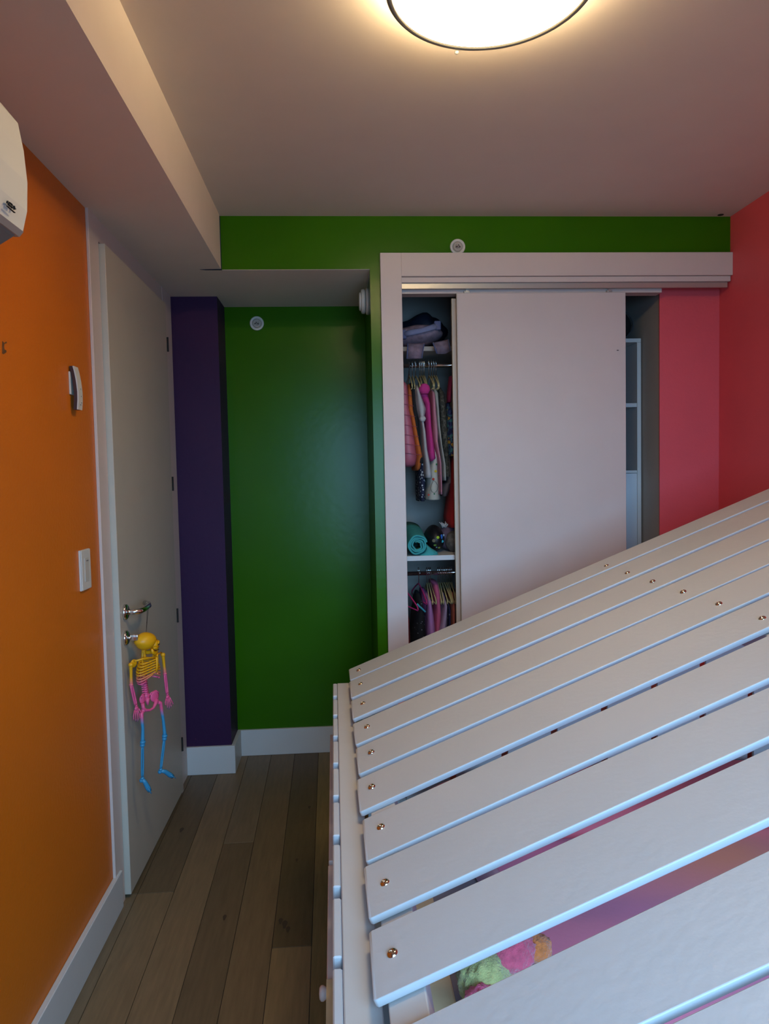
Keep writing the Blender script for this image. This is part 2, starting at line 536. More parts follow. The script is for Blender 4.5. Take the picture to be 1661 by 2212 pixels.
obj('front_shell', curved(bmesh.new(), prof, 0.0035, -0.016, 0.016), M_PLASTIC, rem)
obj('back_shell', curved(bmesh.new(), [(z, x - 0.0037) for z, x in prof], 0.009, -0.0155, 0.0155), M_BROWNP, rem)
box('wall_clip', (0.0, -0.0175, -0.018), (0.0045, 0.014, 0.045), M_PLASTIC, rem, 0.001)
for z, y in ((-0.040, 0.006), (-0.046, -0.001), (-0.022, 0.004), (-0.002, 0.003)):
    box('button', (0.0225, y - 0.0013, z - 0.0015), (0.0255, y + 0.0013, z + 0.0015), M_ACG, rem)

bm = bmesh.new()
pts = [(6, 737), (9, 741), (14, 738), (15, 741), (9.5, 743), (9, 749), (10, 755), (14, 757), (14, 761), (8, 765), (5.5, 763), (5.5, 750)]
vs = [atX(u, v, XL + 0.001) for u, v in pts]
fr = [bm.verts.new(q) for q in vs]
bk = [bm.verts.new(q - Vector((0.001, 0, 0))) for q in vs]
bm.faces.new(fr)
for i in range(len(fr)):
    j = (i + 1) % len(fr)
    bm.faces.new((fr[i], fr[j], bk[j], bk[i]))
tag(obj('torn_sticker', bm, mat('torn_brown_paper', (0.16, 0.07, 0.02), 0.8, var=0.5, vscale=90)), 'small torn brown sticker left on the orange wall below the air conditioner', 'sticker')

tp = thing('painters_tape', 'dark blue painter\'s tape at the corner where soffit meets green header', 'tape', (XS, YC, ZS - 0.0012))
box('vertical_strip', (0.0, -0.012, 0.0), (0.0014, -0.0002, 0.205), M_TAPE, tp)
hexa('flat_strip', [(-0.082, -0.010, -0.0002), (0.003, -0.015, -0.0002), (0.003, -0.001, -0.0002), (-0.060, -0.001, -0.0002),
                    (-0.082, -0.010, -0.0014), (0.003, -0.015, -0.0014), (0.003, -0.001, -0.0014), (-0.060, -0.001, -0.0014)], M_TAPE, tp)
bm = bmesh.new()
add_lathe(bm, [(0.0, -0.0015), (0.011, -0.0015), (0.0125, 0.0), (0.0, 0.0)], 20, Matrix.Translation((1.568, YC - 0.020, ZC)) @ Matrix.Diagonal((1.0, 0.9, 1, 1)))
tag(obj('ceiling_plug', bm, M_DARK, None, True), 'tiny black plug in the ceiling at the far right corner', 'plug')

# ------------------------------------------------------------------ air conditioner
AY1, AY0 = 1.198, 0.42
ac = thing('air_conditioner', 'white wall-mounted air conditioner at the upper left, cut by the frame', 'air conditioner', (XL, AY1, 1.70))
P = [(0.0, 0.290), (0.16, 0.290), (0.222, 0.272), (0.245, 0.243), (0.252, 0.20), (0.2555, 0.150), (0.253, 0.105), (0.245, 0.073), (0.236, 0.068), (0.140, 0.012), (0.10, 0.0), (0.0, 0.0)]


def extr(P, y0, y1, bev=0.0):
    bm = bmesh.new()
    A = [bm.verts.new((x, y0, z)) for x, z in P]
    B = [bm.verts.new((x, y1, z)) for x, z in P]
    bm.faces.new(A)
    bm.faces.new(B[::-1])
    for i in range(len(P)):
        j = (i + 1) % len(P)
        bm.faces.new((A[i], B[i], B[j], A[j]))
    if bev:
        bmesh.ops.bevel(bm, geom=[e for e in bm.edges if abs(e.verts[0].co.y - e.verts[1].co.y) < 1e-6 and e.calc_face_angle(0) > 1], offset=bev, segments=2, affect='EDGES')
    return bm


obj('housing', extr([(x * 0.965, 0.006 + z * 0.965) for x, z in P], AY0 - AY1, -0.006), M_ACW, ac)
fp = [(0.16, 0.290), (0.222, 0.272), (0.245, 0.243), (0.252, 0.20), (0.2555, 0.150), (0.253, 0.105), (0.245, 0.073)]
fpi = [(x - 0.007, z - 0.001) for x, z in fp][::-1]
obj('front_panel', extr(fp + fpi, AY0 - AY1, 0.0, 0.0), M_ACW, ac)
obj('louver', extr([(0.240, 0.066), (0.234, 0.061), (0.150, 0.010), (0.146, 0.016)], AY0 - AY1 + .02, -0.012), M_ACG, ac)
obj('outlet_lip', extr([(0.247, 0.072), (0.240, 0.064), (0.232, 0.064), (0.236, 0.073)], AY0 - AY1, -0.002), mat('appliance_shadow_grey', (0.34, 0.29, 0.27), 0.5), ac)
# the maker's mark: small slanted dark strokes over an underline, as seen on the panel
bm = bmesh.new()
XP = XL + 0.2555


def stroke(u0, v0, u1, v1, w):
    a, b = atX(u0, v0, XP + 0.0006), atX(u1, v1, XP + 0.0006)
    d = (b - a).normalized()
    n = Vector((0, -d.z, d.y)) * (w / 2)
    q = [a - n, b - n, b + n, a + n]
    f = [bm.verts.new(k - Vector((XL, AY1, 1.70))) for k in q]
    g = [bm.verts.new(k - Vector((XL + 0.0028, AY1, 1.70))) for k in q]
    bm.faces.new(f)
    for i in range(4):
        j = (i + 1) % 4
        bm.faces.new((f[i], f[j], g[j], g[i]))


for s in ((17.3, 439, 18.3, 434, .0008), (18, 436.5, 21, 436.5, .0012), (21, 436.5, 26, 440, .0008), (26, 440, 29, 444, .0006), (20, 440, 24, 445, .0022), (24.5, 444, 29, 449, .0024),
          (32, 444.5, 33.5, 451, .0013), (32.4, 452, 35, 451.3, .0014), (17.3, 445, 34, 460, .0005)):
    stroke(*s)
obj('logo', bm, M_DARK, ac)

# ------------------------------------------------------------------ hanging skeleton
SO = Vector((-0.6625, 2.388, 0.33))
sk = thing('toy_skeleton', 'hanging toy skeleton fading from yellow through pink to blue on the door handle', 'skeleton', SO, math.atan2(0.8628, 0.5055))
# in its own frame: x = to its left hand side in the picture, y = away from the viewer, z up (minus .33)


def skel_mat():
    m = bpy.data.materials.new('ombre_plastic')
    m.use_nodes = True
    nt = m.node_tree
    b = nt.nodes['Principled BSDF']
    b.inputs['Roughness'].default_value = 0.42
    tc = nt.nodes.new('ShaderNodeTexCoord')
    sp = nt.nodes.new('ShaderNodeSeparateXYZ')
    nt.links.new(tc.outputs['Object'], sp.inputs[0])
    r = nt.nodes.new('ShaderNodeValToRGB')
    e = r.color_ramp.elements
    Y, P_, B = (0.80, 0.38, 0.004, 1), (0.78, 0.10, 0.25, 1), (0.035, 0.26, 0.46, 1)
    e[0].position, e[0].color = 0.235, B
    e[1].position, e[1].color = 0.262, P_
    x = e.new(0.370); x.color = P_
    x = e.new(0.402); x.color = Y
    nt.links.new(sp.outputs['Z'], r.inputs[0])
    nt.links.new(r.outputs[0], b.inputs['Base Color'])
    return m


SK = skel_mat()
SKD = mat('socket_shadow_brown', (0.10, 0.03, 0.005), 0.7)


def S(u, z, w=0.0):
    return (u, -w, z - 0.33)


# skull in profile
def skf(p):
    q = p.copy()
    if p.x > 0:
        q.z *= 1 - 0.12 * p.x
    if p.z < -0.2:
        q.x *= 0.88
    return q


bm = bmesh.new()
blob(bm, S(0.001, 0.8335), (0.0405, 0.031, 0.0300), 3, fn=skf)
blob(bm, S(0.034, 0.816), (0.0165, 0.021, 0.0175), 2)
blob(bm, S(0.038, 0.802), (0.0125, 0.017, 0.0085), 2)
add_tube(bm, [S(0.046, 0.828, 0.004), S(0.043, 0.824, 0.018), S(0.034, 0.820, 0.024)], [.003, .004, .0025], 8)
add_tube(bm, [S(0.040, 0.808, 0.018), S(0.026, 0.8075, 0.024), S(0.010, 0.810, 0.026)], [.0035, .003, .0025], 8)
skull = obj('skull', bm, SK, sk, True)
bm = bmesh.new()
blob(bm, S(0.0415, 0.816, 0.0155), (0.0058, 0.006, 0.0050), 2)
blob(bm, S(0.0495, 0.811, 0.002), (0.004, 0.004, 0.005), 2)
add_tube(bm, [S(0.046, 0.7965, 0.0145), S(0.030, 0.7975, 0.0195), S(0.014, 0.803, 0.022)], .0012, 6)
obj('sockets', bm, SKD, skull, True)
bm = bmesh.new()
add_tube(bm, [S(0.010, 0.807, 0.019), S(0.012, 0.796, 0.0195), S(0.022, 0.7885, 0.0175), S(0.040, 0.7875, 0.011), S(0.0475, 0.788, 0.0), S(0.040, 0.7875, -0.011), S(0.022, 0.7885, -0.0175), S(0.012, 0.796, -.0195), S(0.010, 0.807, -.019)],
         [(.004, .004), (.005, .006), (.004, .0065), (.004, .0072), (.0045, .0075), (.004, .0072), (.004, .0065), (.005, .006), (.004, .004)], 8)
obj('jaw', bm, SK, sk, True)
bm = bmesh.new()
for k in range(7):
    a = -0.2 + k * 0.24
    for dz in (0.7945, 0.8005):
        blob(bm, S(0.032 + 0.0175 * math.cos(a), dz, 0.0150 * math.sin(a)), (.0020, .0020, .0030), 1)
obj('teeth', bm, SK, sk, True)
# spine: separate little vertebrae
for k in range(7):
    z = 0.812 - k * 0.0052
    bm = bmesh.new()
    blob(bm, S(-0.004 + k * 0.0005, z, -0.004), (.0062, .0065, .0032), 1)
    obj('vertebra', bm, SK, sk, True)
for k in range(10):
    z = 0.716 - k * 0.0075
    bm = bmesh.new()
    blob(bm, S(-0.006 + 0.0008 * k, z, -0.006), (.0088, .0095, .0036), 1)
    add_tube(bm, [S(-0.020 + 0.0008 * k, z + .001, -0.008), S(0.008 + 0.0008 * k, z + .001, -0.008)], .0022, 6)
    obj('vertebra', bm, SK, sk, True)
tube('spine_core', [S(-0.004, 0.812, -.006), S(0.0, 0.77, -.016), S(-0.002, 0.72, -.012), S(0.002, 0.64, -.006)], .0045, SK, sk, 8)
# ribs
for s in (-1, 1):
    for k in range(8):
        f = k / 7.0
        z0 = 0.7765 - f * 0.062
        a = 0.028 + 0.020 * math.sin(min(1, f * 1.5 + 0.18) * math.pi / 2) - (0.004 if k == 7 else 0)
        cu = 0.006
        zs = 0.770 - 0.043 * min(1.0, f * 1.35)
        us = 0.0225 - 0.004 * f
        pts = []
        span = 1.0 if k < 6 else (0.86 if k == 6 else 0.72)
        for j in range(15):
            q = j / 14.0 * span
            th = math.pi * q
            u = cu + s * a * math.sin(th)
            w = -0.020 + 0.046 * (1 - math.cos(th)) / 2
            z = z0 - 0.014 * math.sin(th * 0.85) * (1 if k < 5 else 1.2)
            if q > 0.62:
                t = (q - 0.62) / 0.38
                t = t * t * (3 - 2 * t)
                u = u * (1 - t) + (us + s * 0.004) * t
                z = z * (1 - t) + zs * t
            pts.append(S(u, z, w))
        tube('rib', pts, [(.0018, .0031)] * 15, SK, sk, 6)
tube('sternum', [S(0.0235, 0.777, 0.026), S(0.0225, 0.765, 0.028), S(0.020, 0.745, 0.029), S(0.0185, 0.726, 0.027)], [(.004, .0065), (.003, .0052), (.003, .0045), (.002, .003)], SK, sk, 8)
for s, e in ((-1, (-0.056, 0.777)), (1, (0.064, 0.777))):
    tube('collarbone', [S(0.022 + s * 0.006, 0.777, 0.024), S(0.006 + s * 0.028, 0.782, 0.018), S(e[0], e[1] + .003, 0.006)], [.003, .0026, .0036], SK, sk, 8)
    bm = bmesh.new()
    blob(bm, S(e[0] - s * 0.012, 0.768, -0.010), (.015, .004, .014), 2)
    obj('shoulder_blade', bm, SK, sk, True)


def bone(name, a, b, r, R0, R1, w0=0.0, w1=0.0, twin=False):
    bm = bmesh.new()
    A, B = Vector(S(a[0], a[1], w0)), Vector(S(b[0], b[1], w1))
    D = B - A
    if twin:
        for off in (-0.0042, 0.0042):
            o_ = Vector((off, 0.001 * (1 if off > 0 else -1), 0))
            add_tube(bm, [A + D * .02 + o_ * .5, A + D * 0.12 + o_, A + D * 0.5 + o_ * 1.25, A + D * 0.88 + o_, B - D * .02 + o_ * .4], [r * 1.2, r, r * .9, r, r * 1.1], 8)
    else:
        add_tube(bm, [A, A + D * 0.10, A + D * 0.5, A + D * 0.90, B], [R0 * .8, r * 1.2, r, r * 1.2, R1 * .8], 10)
    blob(bm, A, (R0, R0, R0 * .9), 2)
    blob(bm, B, (R1, R1, R1 * .9), 2)
    return obj(name, bm, SK, sk, True)


ARM = {-1: [(-0.071, 0.772), (-0.071, 0.706), (-0.058, 0.634)], 1: [(0.072, 0.771), (0.080, 0.703), (0.083, 0.631)]}
for s, (a, b, c) in ARM.items():
    bone('upper_arm', a, b, .0046, .0082, .0068, 0.006, 0.004)
    bone('forearm', b, c, .0032, .0066, .0052, 0.004, 0.008, True)
    bm = bmesh.new()
    hz = c[1]
    blob(bm, S(c[0] + 0.001, hz - 0.010, 0.009), (.0085, .004, .0075), 2)
    d = {-1: 0.004, 1: 0.006}[s]
    for k in range(5):
        t = (k - 2) / 2.0
        L = [0.024, 0.038, 0.043, 0.040, 0.033][k if s > 0 else 4 - k]
        a0_ = Vector(S(c[0] + 0.001 + t * 0.0085, hz - 0.013, 0.009))
        a1_ = Vector(S(c[0] + d * .4 + t * 0.0150, hz - 0.013 - L * 0.5, 0.012 - abs(t) * .002))
        a2_ = Vector(S(c[0] + d * .8 + t * 0.0175, hz - 0.013 - L * 0.8, 0.011))
        a3_ = Vector(S(c[0] + d + t * 0.0165, hz - 0.013 - L, 0.007))
        add_tube(bm, [a0_, a1_, a2_, a3_], [.0020, .0018, .0016, .0012], 6)
        for q in (a1_, a2_):
            blob(bm, q, (.0022, .0022, .0020), 1)
    obj('hand', bm, SK, sk, True)

# pelvis: two wings, sacrum, ring
bm = bmesh.new()


def wing(p):
    q = p.copy()
    q.y *= 0.28
    q.y += 0.25 * (p.x * p.x)
    return q


blob(bm, S(0.029, 0.639, 0.006), (.0205, .010, .020), 2, fn=wing)
blob(bm, S(-0.022, 0.644, 0.002), (.0135, .010, .017), 2, fn=wing)
add_tube(bm, [S(0.0435, 0.648, 0.008), S(0.034, 0.657, 0.004), S(0.018, 0.652, -.002), S(0.010, 0.640, -.004)], .0028, 8)
add_tube(bm, [S(-0.032, 0.652, 0.006), S(-0.024, 0.660, 0.002), S(-0.012, 0.652, -.004)], .0028, 8)
add_tube(bm, [S(-0.028, 0.632, 0.006), S(-0.027, 0.615, 0.008), S(-0.020, 0.607, 0.010), S(-0.004, 0.602, 0.012), S(0.012, 0.604, 0.012), S(0.024, 0.614, 0.010), S(0.034, 0.628, 0.008)],
         [.006, .006, .0055, .0042, .0042, .006, .007], 8)
blob(bm, S(0.002, 0.646, -0.004), (.012, .007, .012), 2)
add_tube(bm, [S(0.001, 0.640, -.002), S(0.000, 0.626, 0.0), S(-0.001, 0.617, .002)], [.0095, .0055, .002], 8)
obj('pelvis', bm, SK, sk, True)
LEG = {-1: [(-0.026, 0.607), (-0.036, 0.598), (-0.037, 0.505), (-0.043, 0.385), (-0.024, 0.335)],
       1: [(0.036, 0.619), (0.050, 0.608), (0.062, 0.492), (0.040, 0.382), (0.085, 0.341)]}
for s, (h, tr, kn, an, toe) in LEG.items():
    bm = bmesh.new()
    A = [Vector(S(*h, 0.006)), Vector(S(tr[0], tr[1] + .002, 0.008)), Vector(S(tr[0] + (kn[0] - tr[0]) * .14, tr[1] - .016, 0.009)), Vector(S((tr[0] + kn[0]) / 2, (tr[1] + kn[1]) / 2, 0.012)), Vector(S(kn[0], kn[1] + .012, 0.010)), Vector(S(*kn, 0.010))]
    add_tube(bm, A, [.0058, .0066, .0058, .0050, .0060, .0085], 10)
    blob(bm, A[0], (.0078,) * 3, 2)
    blob(bm, A[-1], (.0100, .0092, .0078), 2)
    obj('thigh_bone', bm, SK, sk, True)
    bone('shin', (kn[0] - .001, kn[1] - 0.010), an, .0028, .0086, .0066, 0.009, 0.008, True)
    bm = bmesh.new()
    K = Vector(S(*an, 0.008))
    T = Vector(S(*toe, 0.020))
    blob(bm, K + Vector((-.001, .004, -.008)), (.0065, .0075, .0075), 2)
    add_tube(bm, [K + Vector((0, 0, -.004)), K.lerp(T, .35) + Vector((0, 0, .002)), K.lerp(T, .75), T], [(.0060, .006), (.0058, .0072), (.0050, .0085), (.003, .0065)], 8)
    D = (T - K).normalized()
    N = Vector((0, 0, 1)).cross(D).normalized()
    for k in range(5):
        add_tube(bm, [K.lerp(T, .7) + N * ((k - 2) * .0028), T + D * .006 + N * ((k - 2) * .0036)], [.002, .0016], 6)
    obj('foot', bm, SK, sk, True)
# cord over the lever
bm = bmesh.new()
kn_ = Vector(S(0.006, 0.861))
inv = Matrix.LocRotScale(sk.location, sk.rotation_euler, None).inverted()
q1 = inv @ Vector((DX + 0.0505, HY + 0.098, HZ - .009))
q2 = inv @ Vector((DX + 0.038, HY + 0.134, HZ - .007))
q3 = inv @ Vector((DX + 0.044, HY + 0.120, HZ + .0115))
add_tube(bm, [kn_, q1, q3], .0007, 6)
add_tube(bm, [kn_, q2, q3], .0007, 6)
obj('cord', bm, M_DARK, sk, True)

# ================================================================== THE BED
SL, SX0, SZ0 = 0.41, 0.04, 0.77
NRM = Vector((-SL, 0, 1)).normalized()
ST = 0.0105
bed = thing('house_bed', 'white wooden house bed with a slanting roof of slats and dome-headed bolts', 'bed', (-0.03, 1.46, 0), 0.0100)


def rz(x):
    return SZ0 + SL * (x - SX0)


def RP(x, y, down=0.0):
    return Vector((x, y, rz(x))) - NRM * down


# (left x,y back)(left x,y front)(right x,y back)(right x,y front) of each slat's top face
SLATS = [((0.0115, 2.2208), (0.0136, 2.0977), (1.3394, 2.147), (1.2649, 2.0273)),
         ((0.0113, 2.0807), (0.0138, 1.9225), (1.2566, 2.0138), (1.1687, 1.8724)),
         ((0.0128, 1.8974), (0.0153, 1.7508), (1.1568, 1.8532), (1.0674, 1.7095)),
         ((0.0148, 1.7205), (0.0188, 1.5801), (1.0575, 1.6935), (0.9687, 1.5507)),
         ((0.0189, 1.5607), (0.0216, 1.4197), (0.9604, 1.5374), (0.8740, 1.3985)),
         ((0.0168, 1.3977), (0.0196, 1.2571), (0.8633, 1.3812), (0.7827, 1.2515)),
         ((0.0233, 1.2230), (0.0249, 1.0847), (0.7635, 1.2206), (0.6777, 1.0827)),
         ((0.0207, 1.0719), (0.0235, 0.9398), (0.6629, 1.0588), (0.5878, 0.9380)),
         ((0.0225, 0.9151), (0.0230, 0.7886), (0.5731, 0.9145), (0.4953, 0.7893)),
         ((0.0240, 0.7340), (0.0250, 0.6150), (0.4666, 0.7431), (0.3838, 0.6120)),
         ((0.0250, 0.6000), (0.0260, 0.4600), (0.4666, 0.6000), (0.3838, 0.4600))
         ]
XEND = 1.56
BL = [(0.0425, 2.1599), (0.0439, 2.0114), (0.0450, 1.8353), (0.0492, 1.6573), (0.0522, 1.498), (0.0459, 1.3336), (0.0543, 1.169), (0.0511, 1.0062), (0.0507, 0.8532), (.052, .675), (.052, .53), (.052, .365)]
BR = [2.0947, 1.9372, 1.7761, 1.6113, 1.4533, 1.2967, 1.150, 0.998, 0.850, .675, .53, .365]
bolt_me = None


def bolt(p, root):
    global bolt_me
    if bolt_me is None:
        bm = bmesh.new()
        add_lathe(bm, [(0.0022, 0.0012), (0.0026, 0.0040), (0.0036, 0.0043), (0.0058, 0.0034), (0.0072, 0.0018), (0.0078, 0.0)], 24)
        f = add_lathe(bm, [(0.0, 0.0012), (0.0022, 0.0012)], 24)
        bolt_me = bpy.data.meshes.new('bolt')
        bmesh.ops.recalc_face_normals(bm, faces=bm.faces)
        bm.to_mesh(bolt_me)
        bm.free()
        bolt_me.materials.append(M_BRASS)
        bolt_me.polygons.foreach_set('use_smooth', [True] * len(bolt_me.polygons))
    o = link('bolt', bolt_me)
    Wm = axis_matrix(p, NRM)
    inv_ = Matrix.LocRotScale(bed.location, bed.rotation_euler, None).inverted()
    o.parent = root
    o.matrix_local = inv_ @ Wm
    return o


for i, (lb, lf, rb, rf) in enumerate(SLATS):
    f = lambda a, b: a[1] + (b[1] - a[1]) * (XEND - a[0]) / (b[0] - a[0])
    yb, yf = f(lb, rb), f(lf, rf)
    if i in (0,):
        yb, yf = lb[1] + (yb - lb[1]) * 1.0, lf[1] + (yf - lf[1]) * 1.0
    # a slightly bowed board: three spans with a small sag, ends rounded
    xs = [0.0, 0.012, 0.25, 0.5, 0.75, 1.0]
    bm = bmesh.new()
    rings = []
    for k, t in enumerate(xs):
        if k == 1:
            xb = xf = None
        tt = t if k != 1 else 0.0022
        b_ = RP(lb[0] + (XEND - lb[0]) * tt, lb[1] + (yb - lb[1]) * tt)
        a_ = RP(lf[0] + (XEND - lf[0]) * tt, lf[1] + (yf - lf[1]) * tt)
        if k == 0:
            b_.y -= 0.0035
            a_.y += 0.0035
        bow = 0.0012 * math.sin(math.pi * tt * 1.3 + i * 1.1)
        b_.z += bow
        a_.z += bow
        rings.append([bm.verts.new(q) for q in (b_, a_, a_ - NRM * ST, b_ - NRM * ST)])
    for A, B in zip(rings[:-1], rings[1:]):
        for k in range(4):
            bm.faces.new((A[k], A[(k + 1) % 4], B[(k + 1) % 4], B[k]))
    bm.faces.new(rings[0][::-1])
    bm.faces.new(rings[-1])
    bmesh.ops.recalc_face_normals(bm, faces=bm.faces)
    es = [e for e in bm.edges if len(e.link_faces) == 2 and e.calc_face_angle(0) > 0.6]
    bmesh.ops.bevel(bm, geom=es, offset=0.0016, segments=2, affect='EDGES', profile=0.5)
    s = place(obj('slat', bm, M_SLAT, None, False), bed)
    for p in s.data.polygons:
        p.use_smooth = p.area < 0.0035
    bolt(RP(BL[i][0], BL[i][1]), s)
    bolt(RP(0.798, BR[i]), s)

# outer side beam, vertical side boards outside it, rafters rails under the slats
Y0B, Y1B = 0.44, 2.137


def bedbox(name, a, b, m, bev=0.0015, parent=None):
    o = box(name, a, b, m, None, bev)
    if parent is None:
        o.parent = bed
    else:
        o.parent = parent
    return o


# from here on coordinates are in the bed's own frame (x from -.03, y from 1.46)
def BX(x):
    return x + 0.030


bedbox('eave_beam', (0.0125, Y0B - 1.46, 0.690), (0.0585, Y1B - 1.46, 0.740), M_FRAME)
bf = [2.014, 1.852, 1.699, 1.536, 1.376, 1.22, 1.064, 0.903, 0.748, 0.592]
br = [1.98, 1.823, 1.663, 1.506, 1.347, 1.189, 1.034, 0.882, 0.727, 0.571]
yb = Y1B - 0.002
for k, yf in enumerate(bf + [Y0B + .005]):
    # board k spans from its front edge yf back to the rear edge of the gap behind it
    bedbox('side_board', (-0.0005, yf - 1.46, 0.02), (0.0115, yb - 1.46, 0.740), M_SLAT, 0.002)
    if k < len(br):
        yb = br[k]
# under-slat rails
for x0, x1, nm in ((0.036, 0.080, 'lower_rail'), (0.772, 0.824, 'middle_rail'), (1.50, 1.55, 'upper_rail')):
    top = [RP(x0, Y1B - .01, ST + 0.0005), RP(x1, Y1B - .01, ST + 0.0005), RP(x1, Y0B, ST + 0.0005), RP(x0, Y0B, ST + 0.0005)]
    h = 0.026 if nm == 'lower_rail' else 0.05
    place(hexa(nm, top + [q - NRM * h for q in top], M_FRAME, None, 0.002), bed)
# corner posts
for y in (Y0B + 0.01, Y1B - 0.055):
    bedbox('post', (0.014, y - 1.46, 0.0), (0.058, y - 1.415, 0.689), M_FRAME)
    place(box('post', (1.50, y, 0.0), (1.545, y + 0.045, rz(1.5) - 0.07), M_FRAME, None, 0.002), bed)
# end boards (vertical) closing the far end, with gaps
xs_ = [0.166, 0.319, 0.478, 0.631, 0.787, 0.944, 1.097, 1.25, 1.40]
x0 = 0.088
for g in xs_ + [1.55]:
    x1 = g - 0.010
    if x1 > x0 + 0.02:
        top = [(x0, 2.100, rz(x0) - 0.062), (x1, 2.100, rz(x1) - 0.062), (x1, 2.088, rz(x1) - 0.062), (x0, 2.088, rz(x0) - 0.062)]
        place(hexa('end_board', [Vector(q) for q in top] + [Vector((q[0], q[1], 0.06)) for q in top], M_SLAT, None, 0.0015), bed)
    x0 = g + 0.010
place(box('end_rail', (0.06, 2.1005, 0.30), (1.50, 2.118, 0.39), M_FRAME, None, 0.001), bed)
# base deck
place(box('base_panel', (0.02, 0.45, 0.16), (1.54, 2.085, 0.19), M_FRAME, None, 0.002), bed)
# little cupboard doors on the side
dA = bedbox('cupboard_door', (-0.0125, 1.39 - 1.46, 0.05), (-0.001, 2.09 - 1.46, 0.60), M_SLIDE)
dB = bedbox('cupboard_door', (-0.0135, 0.62 - 1.46, 0.05), (-0.001, 1.375 - 1.46, 0.60), M_SLIDE)
bm = bmesh.new()
bx(bm, (-0.0137, 0.62 - 1.46, 0.6005), (-0.002, 1.05 - 1.46, 0.6035))
obj('bare_edge', bm, M_WOOD, dB)
KM = Matrix.Translation((-0.0135, 1.285 - 1.46, 0.405)) @ Vector((-1, 0, 0)).to_track_quat('Z', 'Y').to_matrix().to_4x4()
lathe('knob', [(0.0105, 0.0), (0.0095, 0.004), (0.0085, 0.007), (0.0110, 0.0095), (0.0132, 0.0135), (0.0128, 0.0175), (0.0090, 0.0205), (0.0, 0.0212)], M_SLIDE, dB, 28, KM)

# ------------------------------------------------------------------ bedding under the roof
M_SHEET = mat('cream_sheet', (0.85, 0.60, 0.33), 0.8, var=0.05, bump=0.1)
M_MATT = mat('grey_mattress', (0.34, 0.30, 0.32), 0.85, var=0.1, bump=0.2)
mt = thing('mattress', 'grey mattress with a cream sheet border inside the white bed', 'mattress', (0.82, 1.27, 0.19))
box('body', (-0.70, -0.80, 0.0), (0.70, 0.80, 0.172), M_MATT, mt, 0.02, 3)
box('sheet_border', (-0.70, -0.80, 0.170), (-0.625, 0.80, 0.182), M_SHEET, mt, 0.004, 2)


def cloth_grid(nx, ny, fn):
    bm = bmesh.new()
    g = [[bm.verts.new(fn(i / nx, j / ny)) for j in range(ny + 1)] for i in range(nx + 1)]
    for i in range(nx):
        for j in range(ny):
            bm.faces.new((g[i][j], g[i + 1][j], g[i + 1][j + 1], g[i][j + 1]))
    return bm


def duvet_mat():
    m = mat('magenta_duvet', (0.62, 0.15, 0.40), 0.75, var=0.05, bump=0.15, sheen=0.2)
    nt = m.node_tree
    b = nt.nodes['Principled BSDF']
    tc = nt.nodes.new('ShaderNodeTexCoord')
    mp = nt.nodes.new('ShaderNodeMapping')
    mp.inputs['Location'].default_value = (0.06, -1.30, 0)
    mp.inputs['Scale'].default_value = (2.2, 3.2, 0)
    nt.links.new(tc.outputs['Object'], mp.inputs[0])
    g = nt.nodes.new('ShaderNodeTexGradient')
    g.gradient_type = 'SPHERICAL'
    nt.links.new(mp.outputs[0], g.inputs[0])
    r = nt.nodes.new('ShaderNodeValToRGB')
    e = r.color_ramp.elements
    e[0].position, e[0].color = 0.1, (0.85, 0.27, 0.42, 1)
    e[1].position, e[1].color = 0.9, (0.90, 0.30, 0.17, 1)
    nt.links.new(g.outputs[0], r.inputs[0])
    nt.links.new(r.outputs[0], b.inputs['Base Color'])
    return m


def duv(s, t):
    x = -0.61 + 1.16 * s
    y = -0.75 + 1.42 * t
    e = min(s, 1 - s, t, 1 - t)
    puff = 0.045 * min(1, e * 12) ** 0.5
    z = puff + 0.012 * noise.noise(Vector((x * 3, y * 3, 0))) + 0.006 * math.sin(x * 9 + 2 * math.sin(y * 4)) + 0.002
    x += 0.03 * math.sin(y * 6 + 1) * (1 - s)
    return (x, y, max(z, 0.001))


dv = thing('duvet', 'magenta pink duvet with orange patches spread inside the slatted bed', 'bedding', (0.95, 1.25, 0.365))
obj('cover', cloth_grid(70, 60, duv), duvet_mat(), dv, True)
obj('folded_hem', cloth_grid(6, 50, lambda s, t: (-0.625 + 0.06 * s + 0.03 * math.sin((-0.75 + 1.32 * t) * 6 + 1), -0.75 + 1.32 * t, 0.052 * math.sin(s * math.pi) + 0.004)), mat('lilac_lining', (0.62, 0.38, 0.48), 0.8), dv, True)

pw = thing('pillow', 'round-edged coral and pink pillow lying at the far end of the bed', 'pillow', (0.82, 1.895, 0.40))
bm = bmesh.new()
blob(bm, (0, 0, 0.055), (0.62, 0.165, 0.055), 4, fn=lambda p: Vector((math.copysign(abs(p.x) ** 0.55, p.x), math.copysign(abs(p.y) ** 0.6, p.y), p.z)), amp=0.05, fr=5)
obj('case', bm, mat('coral_pillow', (0.72, 0.14, 0.18), 0.8, var=0.15, vscale=6, bump=0.1), pw, True)

pl_ = thing('plush_toy', 'fuzzy plush toy in pink, lime and orange poking up beside the duvet', 'toy', (0.250, 1.245, 0.372))
for nm, c, r, col in (('lime_body', (-0.004, 0.025, 0.052), (0.050, 0.058, 0.050), (0.62, 0.60, 0.22)), ('pink_head', (0.050, 0.055, 0.085), (0.050, 0.046, 0.042), (0.85, 0.12, 0.20)),
                      ('orange_ear', (0.108, 0.070, 0.075), (0.030, 0.028, 0.024), (0.88, 0.25, 0.06)), ('rose_paw', (-0.018, -0.048, 0.045), (0.040, 0.042, 0.040), (0.85, 0.12, 0.30))):
    bm = bmesh.new()
    blob(bm, c, r, 4, amp=0.22, fr=22, seed=r[0] * 90)
    obj(nm, bm, mat('plush_' + nm, col, 0.95, var=0.3, vscale=60, bump=0.9, bscale=250, sheen=0.4), pl_, True)

